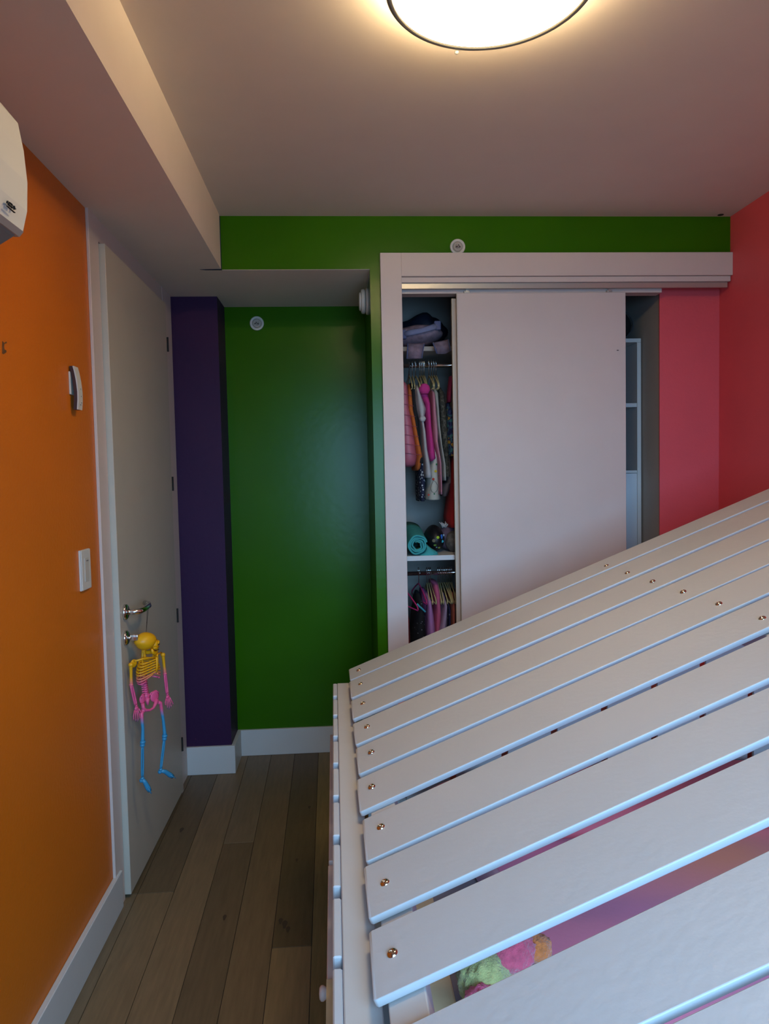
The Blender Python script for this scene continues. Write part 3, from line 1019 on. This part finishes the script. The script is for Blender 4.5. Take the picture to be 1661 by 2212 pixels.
# coral cushion behind the far end boards
cu = thing('floor_cushion', 'coral floor cushion glimpsed through the gaps of the bed\'s far end boards', 'cushion', (0.80, 2.42, 0.0))
bm = bmesh.new()
blob(bm, (0, 0, 0.33), (0.70, 0.16, 0.33), 4, fn=lambda p: Vector((math.copysign(abs(p.x) ** 0.4, p.x), math.copysign(abs(p.y) ** 0.5, p.y), math.copysign(abs(p.z) ** 0.4, p.z))))
obj('cover', bm, mat('coral_canvas', (0.92, 0.28, 0.22), 0.75, var=0.08), cu, True)

# ================================================================== CLOSET CONTENTS
YR = 3.20


def rod(name, x0, x1, z, y, label):
    t = thing(name, label, 'rod', (x0, y, z))
    tube('pipe', [(0, 0, 0), (x1 - x0, 0, 0)], 0.0095, M_CHROME, t, 16)
    for x in (0.0015, x1 - x0 - 0.0015):
        lathe('bracket', [(0.0, 0.0), (0.020, 0.0), (0.020, 0.004), (0.0, 0.004)], M_ALU, t, 20, axis_matrix((x - 0.002, 0, 0), (1, 0, 0)))
    return t


ZR1 = atY(890, 790, YR).z
ZR2 = atY(890, 1239, YR).z
rod('closet_rod', 0.207, 0.93, ZR1, YR, 'upper chrome closet rod under the shelf with the lavender bag')
rod('closet_rod', 0.207, 0.93, ZR2, YR, 'lower chrome closet rod under the white shelf with the teal towel')
# shelves
sh = tag(box('closet_shelf', (0.2065, 2.965, 1.0055), (0.94, 3.5195, 1.0265), M_BASE, None, 0.001), 'white closet shelf carrying the teal towel and black helmet', 'shelf')
zt = atY(930, 748, 3.10).z
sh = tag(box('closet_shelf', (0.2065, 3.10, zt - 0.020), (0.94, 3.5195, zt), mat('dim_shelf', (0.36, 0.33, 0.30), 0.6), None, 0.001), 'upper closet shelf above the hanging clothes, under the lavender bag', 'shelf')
struct(box('wall_closet_divider', (0.9405, 2.965, 0.0065), (0.956, 3.5195, 2.29), M_BASE, None, 0.001))

# hangers: hook + body + bar, seen end-on
M_HANG = mat('tan_hanger', (0.50, 0.40, 0.18), 0.6)
M_HPINK = mat('magenta_hanger', (0.60, 0.03, 0.16), 0.45)


def make_hanger(m, label, grp, nm='clothes_hanger'):
    t = thing(nm, label, 'hanger', (0, 0, 0), 0, grp)
    pts = [(0, 0.010, -0.012)]
    for k in range(9):
        a = -0.4 + k * (math.pi + 0.4) / 8
        pts.append((0, 0.012 * math.cos(a), 0.003 + 0.0125 * math.sin(a)))
    pts += [(0, -0.011, -0.012), (0, -0.002, -0.028), (0, 0, -0.062)]
    tube('hook', pts, 0.0016, M_CHROME, t, 8)
    bm = bmesh.new()
    add_tube(bm, [(0, -0.150, -0.125), (0, -0.142, -0.112), (0, -0.075, -0.083), (0, -0.012, -0.060), (0, 0.012, -0.060), (0, 0.075, -0.083), (0, 0.142, -0.112), (0, 0.150, -0.125)],
             [(.0028, .004)] * 8, 8)
    add_tube(bm, [(0, -0.146, -0.128), (0, 0.146, -0.128)], .0026, 8)
    obj('body', bm, m, t, True)
    return t


def copy_thing(o, label=None, group=None):
    r = o.copy()
    COL.objects.link(r)
    for ch in list(o.children):
        c = ch.copy()
        COL.objects.link(c)
        c.parent = r
    if label:
        r['label'] = label
    return r


ORD = ('leftmost', 'second', 'third', 'fourth', 'fifth', 'sixth', 'seventh', 'eighth', 'ninth', 'tenth', 'rightmost')
proto = None
for k, u in enumerate((890, 897, 904, 913, 917, 921, 924, 934, 940, 945, 950)):
    if proto is None:
        proto = make_hanger(M_HANG, 'tan hanger with chrome hook on the upper closet rod', 'tan hangers on the upper rod')
        h = proto
    else:
        h = copy_thing(proto)
    h['label'] = '%s tan hanger counted from the left on the upper closet rod' % ORD[k]
    h.location = (atY(u, 815, 3.08).x, YR, ZR1 + 0.0115)
    h.rotation_euler = (0, 0, random.uniform(-.06, .06))
for k, u in enumerate((929, 933, 937, 954, 958, 963, 968, 973, 977, 981, 985)):
    if k == 0:
        proto2 = copy_thing(proto, 'tan hanger with chrome hook on the lower closet rod')
        proto2['group'] = 'tan hangers on the lower rod'
        h = proto2
    else:
        h = copy_thing(proto2)
    h['label'] = '%s tan hanger counted from the left on the lower closet rod' % ORD[k]
    h.location = (atY(u, 1265, 3.08).x, YR, ZR2 + 0.0115)
    h.rotation_euler = (0, 0, random.uniform(-.06, .06))
h = make_hanger(M_HPINK, 'magenta plastic hanger holding the black teal-trimmed dress on the lower rod', None)
h.location = (atY(911, 1270, 3.08).x, YR, ZR2 + 0.0115)
h.rotation_euler = (0, 0, 0.12)
h = make_hanger(M_HPINK, 'magenta plastic hanger at the left end of the lower rod with dark red dress', None)
h.location = (atY(884, 1300, 3.10).x - .012, YR - .02, ZR2 - 0.012)
h.rotation_euler = (0, 0, 0.30)
wh = thing('wire_hanger', 'grey wire hanger at the left end of the upper rod, above the pink jacket', 'hanger', (atY(884, 790, YR).x, YR, ZR1 + 0.012))
tube('wire', [(0, 0.012, -.01), (0, 0.008, .006), (0, -.004, .009), (0, -.012, -.004), (-.001, -.010, -.030), (-.012, -.05, -.075), (-.03, -.13, -.115)], 0.0018, M_STEEL, wh, 8)


def garment(name, label, cat, rows, m, yc=3.20, dep=0.13, parent=None, fold=0.10, nf=5, ph=0.0, Yp=None, closed=True, n=26, grp=None):
    """rows: (v pixel, left u, right u[, depth scale]) measured on the front plane; lofted superellipse rings with folds"""
    Yp = Yp or (yc - dep)
    bm = bmesh.new()
    rings = []
    o = atY(*((rows[0][1] + rows[0][2]) / 2, rows[0][0]), Yp)
    org = Vector((o.x, yc, o.z))
    # densify
    R_ = []
    for a, b in zip(rows[:-1], rows[1:]):
        k = max(1, int(abs(b[0] - a[0]) / 9))
        for j in range(k):
            t = j / k
            R_.append(tuple(a[i] * (1 - t) + b[i] * t if i < 3 else (a[3] if len(a) > 3 else 1) * (1 - t) + (b[3] if len(b) > 3 else 1) * t for i in range(4)))
    l = rows[-1]
    R_.append((l[0], l[1], l[2], l[3] if len(l) > 3 else 1))
    for v, u0, u1, ds in R_:
        p0, p1 = atY(u0, v, Yp), atY(u1, v, Yp)
        cx, hw, z = (p0.x + p1.x) / 2, (p1.x - p0.x) / 2, (p0.z + p1.z) / 2
        ring = []
        for k in range(n):
            a = 2 * math.pi * k / n
            ca, sa = math.cos(a), math.sin(a)
            fx = math.copysign(abs(ca) ** 0.8, ca)
            fy = math.copysign(abs(sa) ** 0.7, sa)
            w = 1 + fold * math.sin(nf * a + ph + v * 0.02) * (0.5 + 0.5 * abs(sa)) + 0.10 * noise.noise(Vector((v * 0.05 + ph * 3, ca * 2, sa * 2)))
            ring.append(bm.verts.new((cx + hw * fx * w - org.x, fy * dep * ds * (1 + 0.04 * noise.noise(Vector((v * .03, a, ph)))), z - org.z)))
        rings.append(ring)
    for A, B in zip(rings[:-1], rings[1:]):
        for k in range(n):
            bm.faces.new((A[k], A[(k + 1) % n], B[(k + 1) % n], B[k]))
    bm.faces.new(rings[0])
    bm.faces.new(rings[-1][::-1])
    if parent is not None:
        ob = obj(name, bm, m, parent, True)
        ob.location = org - parent.location
        return ob
    ob = obj(name, bm, m, None, True)
    ob.location = org
    tag(ob, label, cat, grp)
    return ob


def cm(name, rgb, **k):
    k.setdefault('rough', 0.9)
    k.setdefault('bump', 0.2)
    k.setdefault('var', 0.2)
    return mat(name, tuple(rgb), **k)


def dotted(name, base, dot, scale, thr):
    m = mat(name, base, 0.9)
    nt = m.node_tree
    b = nt.nodes['Principled BSDF']
    tc = nt.nodes.new('ShaderNodeTexCoord')
    v = nt.nodes.new('ShaderNodeTexVoronoi')
    v.inputs['Scale'].default_value = scale
    nt.links.new(tc.outputs['Object'], v.inputs['Vector'])
    r = nt.nodes.new('ShaderNodeValToRGB')
    r.color_ramp.interpolation = 'CONSTANT'
    r.color_ramp.elements[0].position = 0
    r.color_ramp.elements[0].color = (*dot, 1)
    r.color_ramp.elements[1].position = thr
    r.color_ramp.elements[1].color = (*base, 1)
    nt.links.new(v.outputs['Distance'], r.inputs[0])
    nt.links.new(r.outputs[0], b.inputs['Base Color'])
    return m


def patches(name, cols, scale):
    m = mat(name, cols[0], 0.9)
    nt = m.node_tree
    b = nt.nodes['Principled BSDF']
    tc = nt.nodes.new('ShaderNodeTexCoord')
    v = nt.nodes.new('ShaderNodeTexNoise')
    v.inputs['Scale'].default_value = scale
    nt.links.new(tc.outputs['Object'], v.inputs['Vector'])
    r = nt.nodes.new('ShaderNodeValToRGB')
    r.color_ramp.interpolation = 'CONSTANT'
    r.color_ramp.elements[0].position = 0
    r.color_ramp.elements[0].color = (*cols[0], 1)
    r.color_ramp.elements[1].position = 0.42
    r.color_ramp.elements[1].color = (*cols[1], 1)
    for k, c in enumerate(cols[2:]):
        e = r.color_ramp.elements.new(0.50 + 0.07 * k)
        e.color = (*c, 1)
    nt.links.new(v.outputs['Fac'], r.inputs[0])
    nt.links.new(r.outputs[0], b.inputs['Base Color'])
    return m


# --- upper rod, from left to right
jk = garment('quilted_jacket', 'pink quilted puffer jacket at the left end of the upper rod', 'jacket',
             [(818, 868, 876, .5), (830, 864, 883), (880, 862, 888), (920, 862, 896), (960, 862, 902), (985, 863, 906), (1003, 866, 903, .9), (1008, 870, 897, .6)], cm('pink_quilt', (0.50, 0.12, 0.17), rough=0.5), dep=0.12, yc=3.19, fold=.04)
for v in (850, 872, 895, 917, 938, 958, 978):
    p0, p1 = atY(869, v, 3.071), atY(870 + (v - 818) * .17 + 14, v + 5, 3.066)
    place(obj('quilt_seam', add_tube(bmesh.new(), [p0, (p0 + p1) / 2 + Vector((0, -.003, 0)), p1], .0012, 6), cm('pink_seam', (0.30, 0.06, 0.09)), None), jk)
garment('orange_top', 'orange shirt hanging between the pink jacket and a black shirt', 'shirt',
        [(826, 884, 889, .5), (845, 880, 892), (885, 880, 896), (900, 886, 899), (950, 895, 908), (985, 900, 916), (1012, 898, 912, .8), (1016, 900, 908, .6)], cm('orange_cloth', (0.62, 0.14, 0.02)), dep=0.125, fold=.12)
garment('black_shirt', 'plain black shirt hanging beside the orange shirt', 'shirt',
        [(822, 889, 895, .4), (835, 887, 899), (860, 887, 904), (900, 889, 907), (960, 897, 911), (1000, 904, 917)], cm('black_cloth', (0.008, 0.008, 0.010)), dep=0.120, fold=.1)
garment('polka_dot_dress', 'navy polka-dot dress whose hem shows below the white top', 'dress',
        [(880, 898, 908, .5), (1000, 906, 919), (1040, 905, 922), (1083, 906, 921)], dotted('polka_dots', (0.012, 0.014, 0.04), (0.55, 0.55, 0.55), 75, 0.28), dep=0.100, yc=3.215, fold=.12)
wt = garment('white_shirt', 'white long-sleeved shirt with a knotted waist in front of the pink hoodie', 'shirt',
             [(826, 902, 909, .4), (840, 897, 908), (860, 898, 916), (882, 900, 924), (900, 905, 920), (908, 908, 918), (930, 911, 922), (970, 914, 926), (1010, 918, 934), (1032, 918, 937)], cm('white_cloth', (0.52, 0.48, 0.46)), dep=0.145, yc=3.19, fold=.14, nf=6)
garment('knot', '', '', [(899, 908, 918), (904, 906, 921), (910, 909, 918)], MATS['white_cloth'], yc=3.05, dep=0.014, parent=wt, Yp=3.04)
ho = garment('hooded_sweatshirt', 'hot pink hooded sweatshirt hanging in the middle of the upper rod', 'sweatshirt',
             [(832, 911, 925, .5), (840, 906, 929), (846, 903, 930), (850, 905, 930, .9), (870, 918, 933), (920, 921, 936), (965, 924, 942), (990, 925, 945), (996, 928, 941, .7)], cm('hot_pink_cloth', (0.60, 0.035, 0.22)), dep=0.137, yc=3.195, fold=.13, nf=7)
garment('hood', '', '', [(829, 911, 922), (834, 907, 928), (842, 905, 930), (850, 910, 926)], MATS['hot_pink_cloth'], yc=3.06, dep=0.022, parent=ho, Yp=3.045)
cd = garment('printed_dress', 'cream dress with flower and leaf doodles, hem below the hoodie', 'dress',
             [(900, 930, 942, .5), (985, 934, 948), (1020, 926, 950), (1060, 922, 953), (1078, 920, 956), (1080, 922, 955)], cm('cream_cloth', (0.50, 0.46, 0.38)), dep=0.110, yc=3.195, fold=.05)
for (u, v, r, c) in ((941, 1018, 3.2, (0.65, 0.42, .02)), (936, 1035, 3.2, (0.55, .05, .03)), (943, 1003, 2.2, (0.02, .15, .05)), (938, 1067, 1.8, (0.02, .15, .05)), (926, 1069, 2.5, (0.50, .06, .04)), (948, 1028, 1.6, (.05, .12, .04))):
    p = atY(u, v, 3.083)
    bm = bmesh.new()
    w = r * 0.002
    add_lathe(bm, [(0, .0012), (w, .0010), (w * .7, 0)], 5, axis_matrix(p, (0, -1, 0)))
    place(obj('printed_motif', bm, cm('motif_%d' % int(v), c), None), cd)
lp = [atY(u, v, 3.082) for u, v in ((936, 1038), (932, 1047), (930, 1055), (933, 1062), (938, 1065), (944, 1060), (946, 1050), (942, 1042), (936, 1037))]
place(obj('printed_loop', add_tube(bmesh.new(), lp, .0007, 6), M_DARK, None), cd)
garment('pink_shirt', 'pale pink long-sleeved shirt just right of the hot pink hoodie', 'shirt',
        [(834, 936, 941, .4), (850, 932, 943), (895, 934, 946), (935, 936, 950), (952, 938, 949), (1000, 948, 956), (1050, 951, 957), (1068, 950, 958)], cm('pale_pink_cloth', (0.58, 0.22, 0.28)), dep=0.150, yc=3.20, fold=.12)
garment('grey_shirt', 'off-white shirt with long sleeve hanging right of the pale pink shirt', 'shirt',
        [(832, 940, 947, .4), (848, 936, 950), (880, 942, 951), (915, 944, 953), (960, 951, 957), (1005, 956, 966), (1038, 957, 967)], cm('off_white_cloth', (0.42, 0.40, 0.35)), dep=0.135, fold=.1)
garment('camouflage_shirt', 'dark grey-green patterned shirt deep in the closet beside the off-white one', 'shirt',
        [(832, 951, 957, .4), (850, 948, 964), (900, 951, 968), (960, 956, 971), (1030, 962, 975)], patches('camo', [(.03, .03, .025), (.07, .065, .05), (.12, .11, .09), (.04, .04, .03)], 40), dep=0.110, fold=.1)
garment('grey_ruffle_dress', 'grey dress with dusty pink ruffled hem right of the printed dress', 'dress',
        [(900, 960, 968, .5), (1000, 964, 976), (1042, 966, 979), (1046, 955, 978), (1072, 955, 968)], cm('dusty_grey', (0.12, 0.09, 0.09)), dep=0.095, fold=.2, nf=9)
fl = garment('floral_dress', 'blue tropical print dress hanging next to the sliding door', 'dress',
             [(868, 966, 978, .6), (890, 966, 982), (920, 967, 983), (960, 968, 986), (985, 970, 986)], patches('tropical', [(.01, .02, .08), (.03, .06, .18), (.05, .22, .22), (.02, .03, .10), (.45, .30, .04)], 30), dep=0.13, fold=.05)
garment('halter_strap', '', '', [(812, 972, 980), (845, 968, 977), (868, 967, 976)], cm('dark_pink_cloth', (0.30, 0.02, 0.08)), yc=3.12, dep=0.03, parent=fl, Yp=3.09)
garment('red_dress', 'long red dress half hidden by the sliding door, reaching the shelf', 'dress',
        [(985, 980, 990, .6), (1040, 976, 991), (1080, 974, 992), (1120, 968, 993), (1140, 970, 994)], cm('red_cloth', (0.42, 0.012, 0.012)), dep=0.10, yc=3.17, fold=.1)

# --- lower rod
garment('dark_red_dress', 'dark red dress at the left end of the lower rod', 'dress',
        [(1322, 872, 882, .5), (1345, 870, 888), (1400, 868, 890), (1460, 866, 892)], cm('dark_red_cloth', (0.25, 0.015, 0.02)), dep=0.12, fold=.06)
bd = garment('black_dress', 'black dress with a teal ribbon trim on the magenta hanger', 'dress',
             [(1288, 904, 911, .4), (1305, 902, 917), (1318, 902, 918), (1330, 898, 922), (1400, 890, 926), (1460, 884, 930)], dotted('black_speckle', (0.006, 0.006, 0.008), (0.30, 0.30, 0.35), 60, 0.12), dep=0.130, fold=.1)
place(obj('teal_ribbon', add_tube(bmesh.new(), [atY(901, 1304, 3.064), atY(906, 1310, 3.060), atY(912, 1315, 3.060), atY(919, 1322, 3.063)], [(.0022, .004)] * 4, 6), cm('teal_ribbon', (0.06, 0.40, 0.48)), None), bd)
garment('magenta_top', 'magenta and violet top behind the black dress on the lower rod', 'top',
        [(1278, 913, 922, .4), (1300, 912, 926), (1330, 917, 928)], cm('violet_cloth', (0.25, 0.05, 0.18)), dep=0.10, fold=.2)
garment('lilac_top', 'lilac blouse hanging in front on the lower rod', 'top',
        [(1290, 925, 932, .5), (1300, 923, 934), (1320, 922, 938), (1350, 922, 943), (1400, 922, 948)], cm('lilac_cloth', (0.48, 0.20, 0.46)), dep=0.150, yc=3.19, fold=.14, nf=6)
garment('pink_blouse', 'rose pink blouse between the lilac blouse and lavender dress', 'top',
        [(1266, 938, 952, .7), (1285, 939, 954), (1320, 940, 956), (1340, 938, 957), (1400, 936, 954)], cm('rose_cloth', (0.55, 0.10, 0.20)), dep=0.137, fold=.08)
garment('lavender_dress', 'pale lavender dress with vertical folds on the lower rod', 'dress',
        [(1288, 962, 965, .4), (1310, 959, 969), (1340, 953, 970), (1365, 947, 970), (1410, 940, 970)], cm('lavender_cloth', (0.40, 0.28, 0.40)), dep=0.145, yc=3.19, fold=.16, nf=9)
garment('navy_top', 'narrow navy and white striped top beside the lavender dress', 'top',
        [(1296, 968, 972, .5), (1320, 969, 975), (1350, 969, 976), (1400, 968, 977)], dotted('navy_stripe', (0.015, 0.02, 0.08), (0.4, 0.4, 0.45), 45, 0.2), dep=0.13, fold=.1)
garment('coral_top', 'coral orange tunic near the right end of the lower rod', 'top',
        [(1286, 979, 985, .5), (1310, 975, 986), (1350, 976, 987), (1400, 975, 988)], cm('coral_cloth', (0.60, 0.16, 0.10)), dep=0.137, fold=.15)
garment('black_skirt', 'black skirt at the right end of the lower rod beside the sliding door', 'skirt',
        [(1284, 987, 994, .6), (1320, 986, 998), (1400, 986, 1003)], MATS['black_cloth'], dep=0.12, fold=.1)

# --- things on the white shelf
tw = thing('beach_towel', 'teal towel rolled up on the closet shelf', 'towel', (0.318, 3.02, 1.0265))
M_TEAL = cm('teal_terry', (0.045, 0.36, 0.36), bump=0.5, bscale=150, vscale=20)
pts_o = []
bm = bmesh.new()
# spiral sheet extruded back, rising a little
NS = 90
th = 0.0072
rows_ = []
for k in range(NS + 1):
    a = k / NS * 2 * math.pi * 3.3
    r = 0.010 + 0.0026 * a / 2.0 + 0.0012 * math.sin(5 * a) + 0.0014 * math.sin(2.3 * a)
    c, s_ = math.cos(-a + 2.2), math.sin(-a + 2.2)
    rows_.append([(r * c, r * s_), ((r + th) * c, (r + th) * s_)])
R_out = 0.010 + 0.0026 * (2 * math.pi * 3.3) / 2.0 + th
ys_ = [(-0.055, 1.0, 0.0), (-0.048, 1.03, 0.0), (0.06, 1.10, 0.006), (0.18, 1.25, 0.014), (0.30, 1.32, 0.020)]
grid = []
for (y, sc_, dz) in ys_:
    grid.append([[bm.verts.new((x * sc_, y + (0.010 * (1 - math.hypot(x, z) / R_out) if y < -.05 else 0), z * sc_ + R_out * 1.0 + dz)) for (x, z) in pr] for pr in rows_])
for A, B in zip(grid[:-1], grid[1:]):
    for k in range(NS):
        for q in (0, 1):
            bm.faces.new((A[k][q], A[k + 1][q], B[k + 1][q], B[k][q]))
for G in (grid[0], grid[-1]):
    for k in range(NS):
        bm.faces.new((G[k][0], G[k + 1][0], G[k + 1][1], G[k][1]))
obj('roll', bm, M_TEAL, tw, True)
garment('loose_end', '', '', [(1176, 918, 922, .4), (1185, 920, 932, .8), (1192, 914, 944), (1198, 900, 946), (1203, 892, 940)], M_TEAL, yc=3.02, dep=0.050, parent=tw, Yp=3.0, fold=.12, nf=7)

hl = thing('helmet', 'black helmet with lime and blue prints on the closet shelf beside the towel', 'helmet', (0.408, 3.13, 1.0265))
bm = bmesh.new()
blob(bm, (0, 0, 0.058), (0.047, 0.10, 0.058), 3, fn=lambda p: Vector((p.x * (1 - .18 * max(0, p.z)), p.y, p.z * (1.04 if p.z > 0 else 1.0))))
obj('shell', bm, cm('helmet_black', (0.006, 0.006, 0.008), rough=0.5), hl, True)
for (u, v, r, c, sy) in ((946, 1161, 3.4, (.35, .50, .02), 1), (955, 1160, 2.6, (.02, .12, .42), 2.2), (957, 1170, 3.2, (.03, .35, .40), 1), (937, 1168, 4.0, (.16, .14, .08), 1), (940, 1178, 3.6, (.10, .20, .03), .6), (950, 1184, 2.6, (.14, .20, .03), .8), (962, 1158, 1.8, (.35, .45, .5), 1.4), (944, 1183, 2, (.12, .22, .25), .7)):
    p = atY(u, v, 3.03) - Vector((0.408, 3.13, 1.0265))
    # push onto the shell
    k = 1 - (p.x / 0.047) ** 2 - ((p.z - 0.058) / 0.058) ** 2
    y = -0.10 * math.sqrt(max(k, 0.02)) - 0.001
    w = r * 0.002
    bm = bmesh.new()
    add_lathe(bm, [(0, .002), (w, .0015), (w * .9, -0.004)], 6, Matrix.Translation((p.x * .98, y, p.z)) @ Matrix.Diagonal((1, 1, sy, 1)) @ Vector((0, -1, 0)).to_track_quat('Z', 'Y').to_matrix().to_4x4())
    obj('printed_patch', bm, cm('helmet_%d_%d' % (u, v), c), hl)

bag = thing('soft_bag', 'grey and mauve gathered cloth bag on the shelf right of the helmet', 'bag', (0.478, 3.12, 1.0265))
bm = bmesh.new()
blob(bm, (0.012, -0.02, 0.046), (0.036, 0.055, 0.046), 3, amp=0.18, fr=10, seed=3)
obj('front_pocket', bm, cm('grey_mottle', (0.16, 0.14, 0.12), var=.5, vscale=60), bag, True)
bm = bmesh.new()
blob(bm, (0.004, 0.03, 0.060), (0.052, 0.06, 0.060), 3, amp=0.15, fr=8, seed=8)
obj('body', bm, cm('mauve_cloth', (0.14, 0.09, 0.13), var=.4, vscale=40), bag, True)
bm = bmesh.new()
for k in range(16):
    a = random.uniform(-1.2, 1.0)
    L = random.uniform(.015, .03)
    b0 = Vector((-0.025 + random.uniform(-.008, .012), 0.0, 0.105))
    add_tube(bm, [b0, b0 + Vector((math.sin(a) * L * .5, -.006, math.cos(a) * L * .7)), b0 + Vector((math.sin(a) * L, -.012, math.cos(a) * L))], [.0028, .0022, .001], 6)
obj('white_frill', bm, MATS['white_cloth'], bag, True)

# --- top shelf: lavender bag with two straps, dark bag, pale board
M_LAV = cm('lavender_print', (0.27, 0.20, 0.26), var=.45, vscale=45)
M_PER = cm('periwinkle_trim', (0.10, 0.12, 0.24))
lb = thing('lavender_backpack', 'lavender patterned backpack with periwinkle handle lying on the top closet shelf', 'bag', (0.355, 3.16, zt))
Zb = lambda v, Y=3.08: atY(900, v, Y).z - zt
bm = bmesh.new()


def lbf(p):
    return Vector((p.x, math.copysign(abs(p.y) ** .7, p.y), p.z * (1 - 0.12 * p.x) + 0.18 * p.x))


blob(bm, (-0.002, -0.02, 0.048), (0.112, 0.115, 0.044), 4, fn=lbf, amp=0.06, fr=6)
obj('body', bm, M_LAV, lb, True)
bm = bmesh.new()
add_tube(bm, [(-0.066, -0.122, 0.042), (-0.04, -0.140, 0.044), (0.0, -0.146, 0.050), (0.04, -0.140, 0.062), (0.068, -0.120, 0.074)], [(.009, .014), (.006, .012), (.006, .011), (.006, .012), (.009, .015)], 10)
obj('handle', bm, mat('periwinkle_handle', (0.20, 0.22, 0.36), .9), lb, True)
for x, z in ((-0.074, 0.041), (0.073, 0.077)):
    box('handle_patch', (x - 0.014, -0.129, z - 0.020), (x + 0.014, -0.105, z + 0.018), M_PER, lb, 0.003)
for pts in ([(881, 742), (916, 742), (911, 774), (879, 775)], [(935, 740), (968, 733), (973, 758), (962, 764), (944, 764)]):
    bm = bmesh.new()
    org = Vector((0.355, 3.16, zt))
    A = [bm.verts.new(atY(u, v, 3.035) - org) for u, v in pts]
    B = [bm.verts.new(atY(u, v, 3.035) - org + Vector((0, .012, 0))) for u, v in pts]
    bm.faces.new(A)
    bm.faces.new(B[::-1])
    for i in range(len(A)):
        j = (i + 1) % len(A)
        bm.faces.new((A[i], B[i], B[j], A[j]))
    bmesh.ops.bevel(bm, geom=list(bm.edges), offset=.003, segments=2, affect='EDGES')
    st = obj('strap', bm, M_LAV, lb, True)
    c = sum((atY(u, v, 3.0345) - org for u, v in pts), Vector()) / len(pts)
    bm = bmesh.new()
    for e in ((0, -1), (1, 2)) if len(pts) == 4 else ((0, -1), (1, 2)):
        add_tube(bm, [atY(*pts[e[0]], 3.034) - org, atY(*pts[e[1]], 3.034) - org], .0028, 8)
    obj('binding', bm, M_PER, st, True)
db = thing('dark_bag', 'dark navy slouchy bag behind the lavender backpack on the top shelf', 'bag', (0.375, 3.36, zt))
bm = bmesh.new()
blob(bm, (0, 0, 0.095), (0.13, 0.10, 0.095), 4, amp=.2, fr=6, seed=5, fn=lambda p: Vector((p.x + .25 * p.z, p.y, p.z)))
obj('body', bm, cm('navy_nylon', (0.012, 0.014, 0.035), rough=.6), db, True)
tube('carry_loop', [(-0.06, -.10, .05), (-.02, -.12, .045), (.04, -.12, .06), (.08, -.09, .08)], (.006), cm('slate_strap', (0.06, 0.07, 0.13)), db)
bd_ = tag(box('pale_board', (-0.065, -0.03, -0.008), (0.075, 0.03, 0.008), cm('pale_board', (0.30, 0.28, 0.20)), None, .004, 2), 'pale grey-green flat board resting on the top shelf left of the backpack', 'board')
bd_.location = (0.2755, 3.335, zt + 0.010)

# --- right-hand side of the closet: cube unit and a black round bag
XS1 = 1.355
YU = 3.13
ztop = atY(1366, 731, YU).z
zm = atY(1366, 875, YU).z
zb2 = atY(1366, 1018, YU).z
cbn = thing('cube_shelf_unit', 'tall white shelf unit with two open compartments at the closet\'s right', 'shelf unit', (1.19, YU, 0.006))
W = 0.165


def cb(n, a, b, m=M_BASE):
    return box(n, a, b, m, cbn, .0008)


Z = lambda z: z - 0.006
cb('side_panel', (W - 0.018, 0, 0), (W, 0.33, Z(ztop) - 0.0175))
cb('side_panel', (-W, 0, 0), (-W + 0.018, 0.33, Z(ztop) - 0.0175))
cb('top_panel', (-W, 0, Z(ztop) - 0.017), (W, 0.33, Z(ztop)))
cb('shelf', (-W + .0185, 0.002, Z(zm) - 0.009), (W - .0185, 0.32, Z(zm) + 0.009))
cb('shelf', (-W + .0185, 0.002, Z(zb2) - 0.008), (W - .0185, 0.32, Z(zb2) + 0.004))
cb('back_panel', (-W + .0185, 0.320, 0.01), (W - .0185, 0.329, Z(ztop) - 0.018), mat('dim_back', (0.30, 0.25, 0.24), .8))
cb('door_panel', (-W + .019, 0.003, 0.02), (W - .0185, 0.020, Z(zb2) - 0.0095), mat('cool_white', (0.60, 0.62, 0.64), .5))
rb = thing('round_bag', 'black round bag on top of the white shelf unit', 'bag', (1.245, YU + 0.14, ztop))
bm = bmesh.new()
blob(bm, (0, 0, 0.080), (0.115, 0.105, 0.082), 3, amp=.08, seed=2)
obj('body', bm, cm('black_felt', (0.006, 0.006, 0.007)), rb, True)
tube('piping', [(0.115 * math.cos(a) * .98, -0.05, 0.080 + .082 * math.sin(a) * .98) for a in [k * math.pi / 12 - 1.4 for k in range(22)]], .0022, cm('grey_piping', (0.05, 0.05, 0.06)), rb)
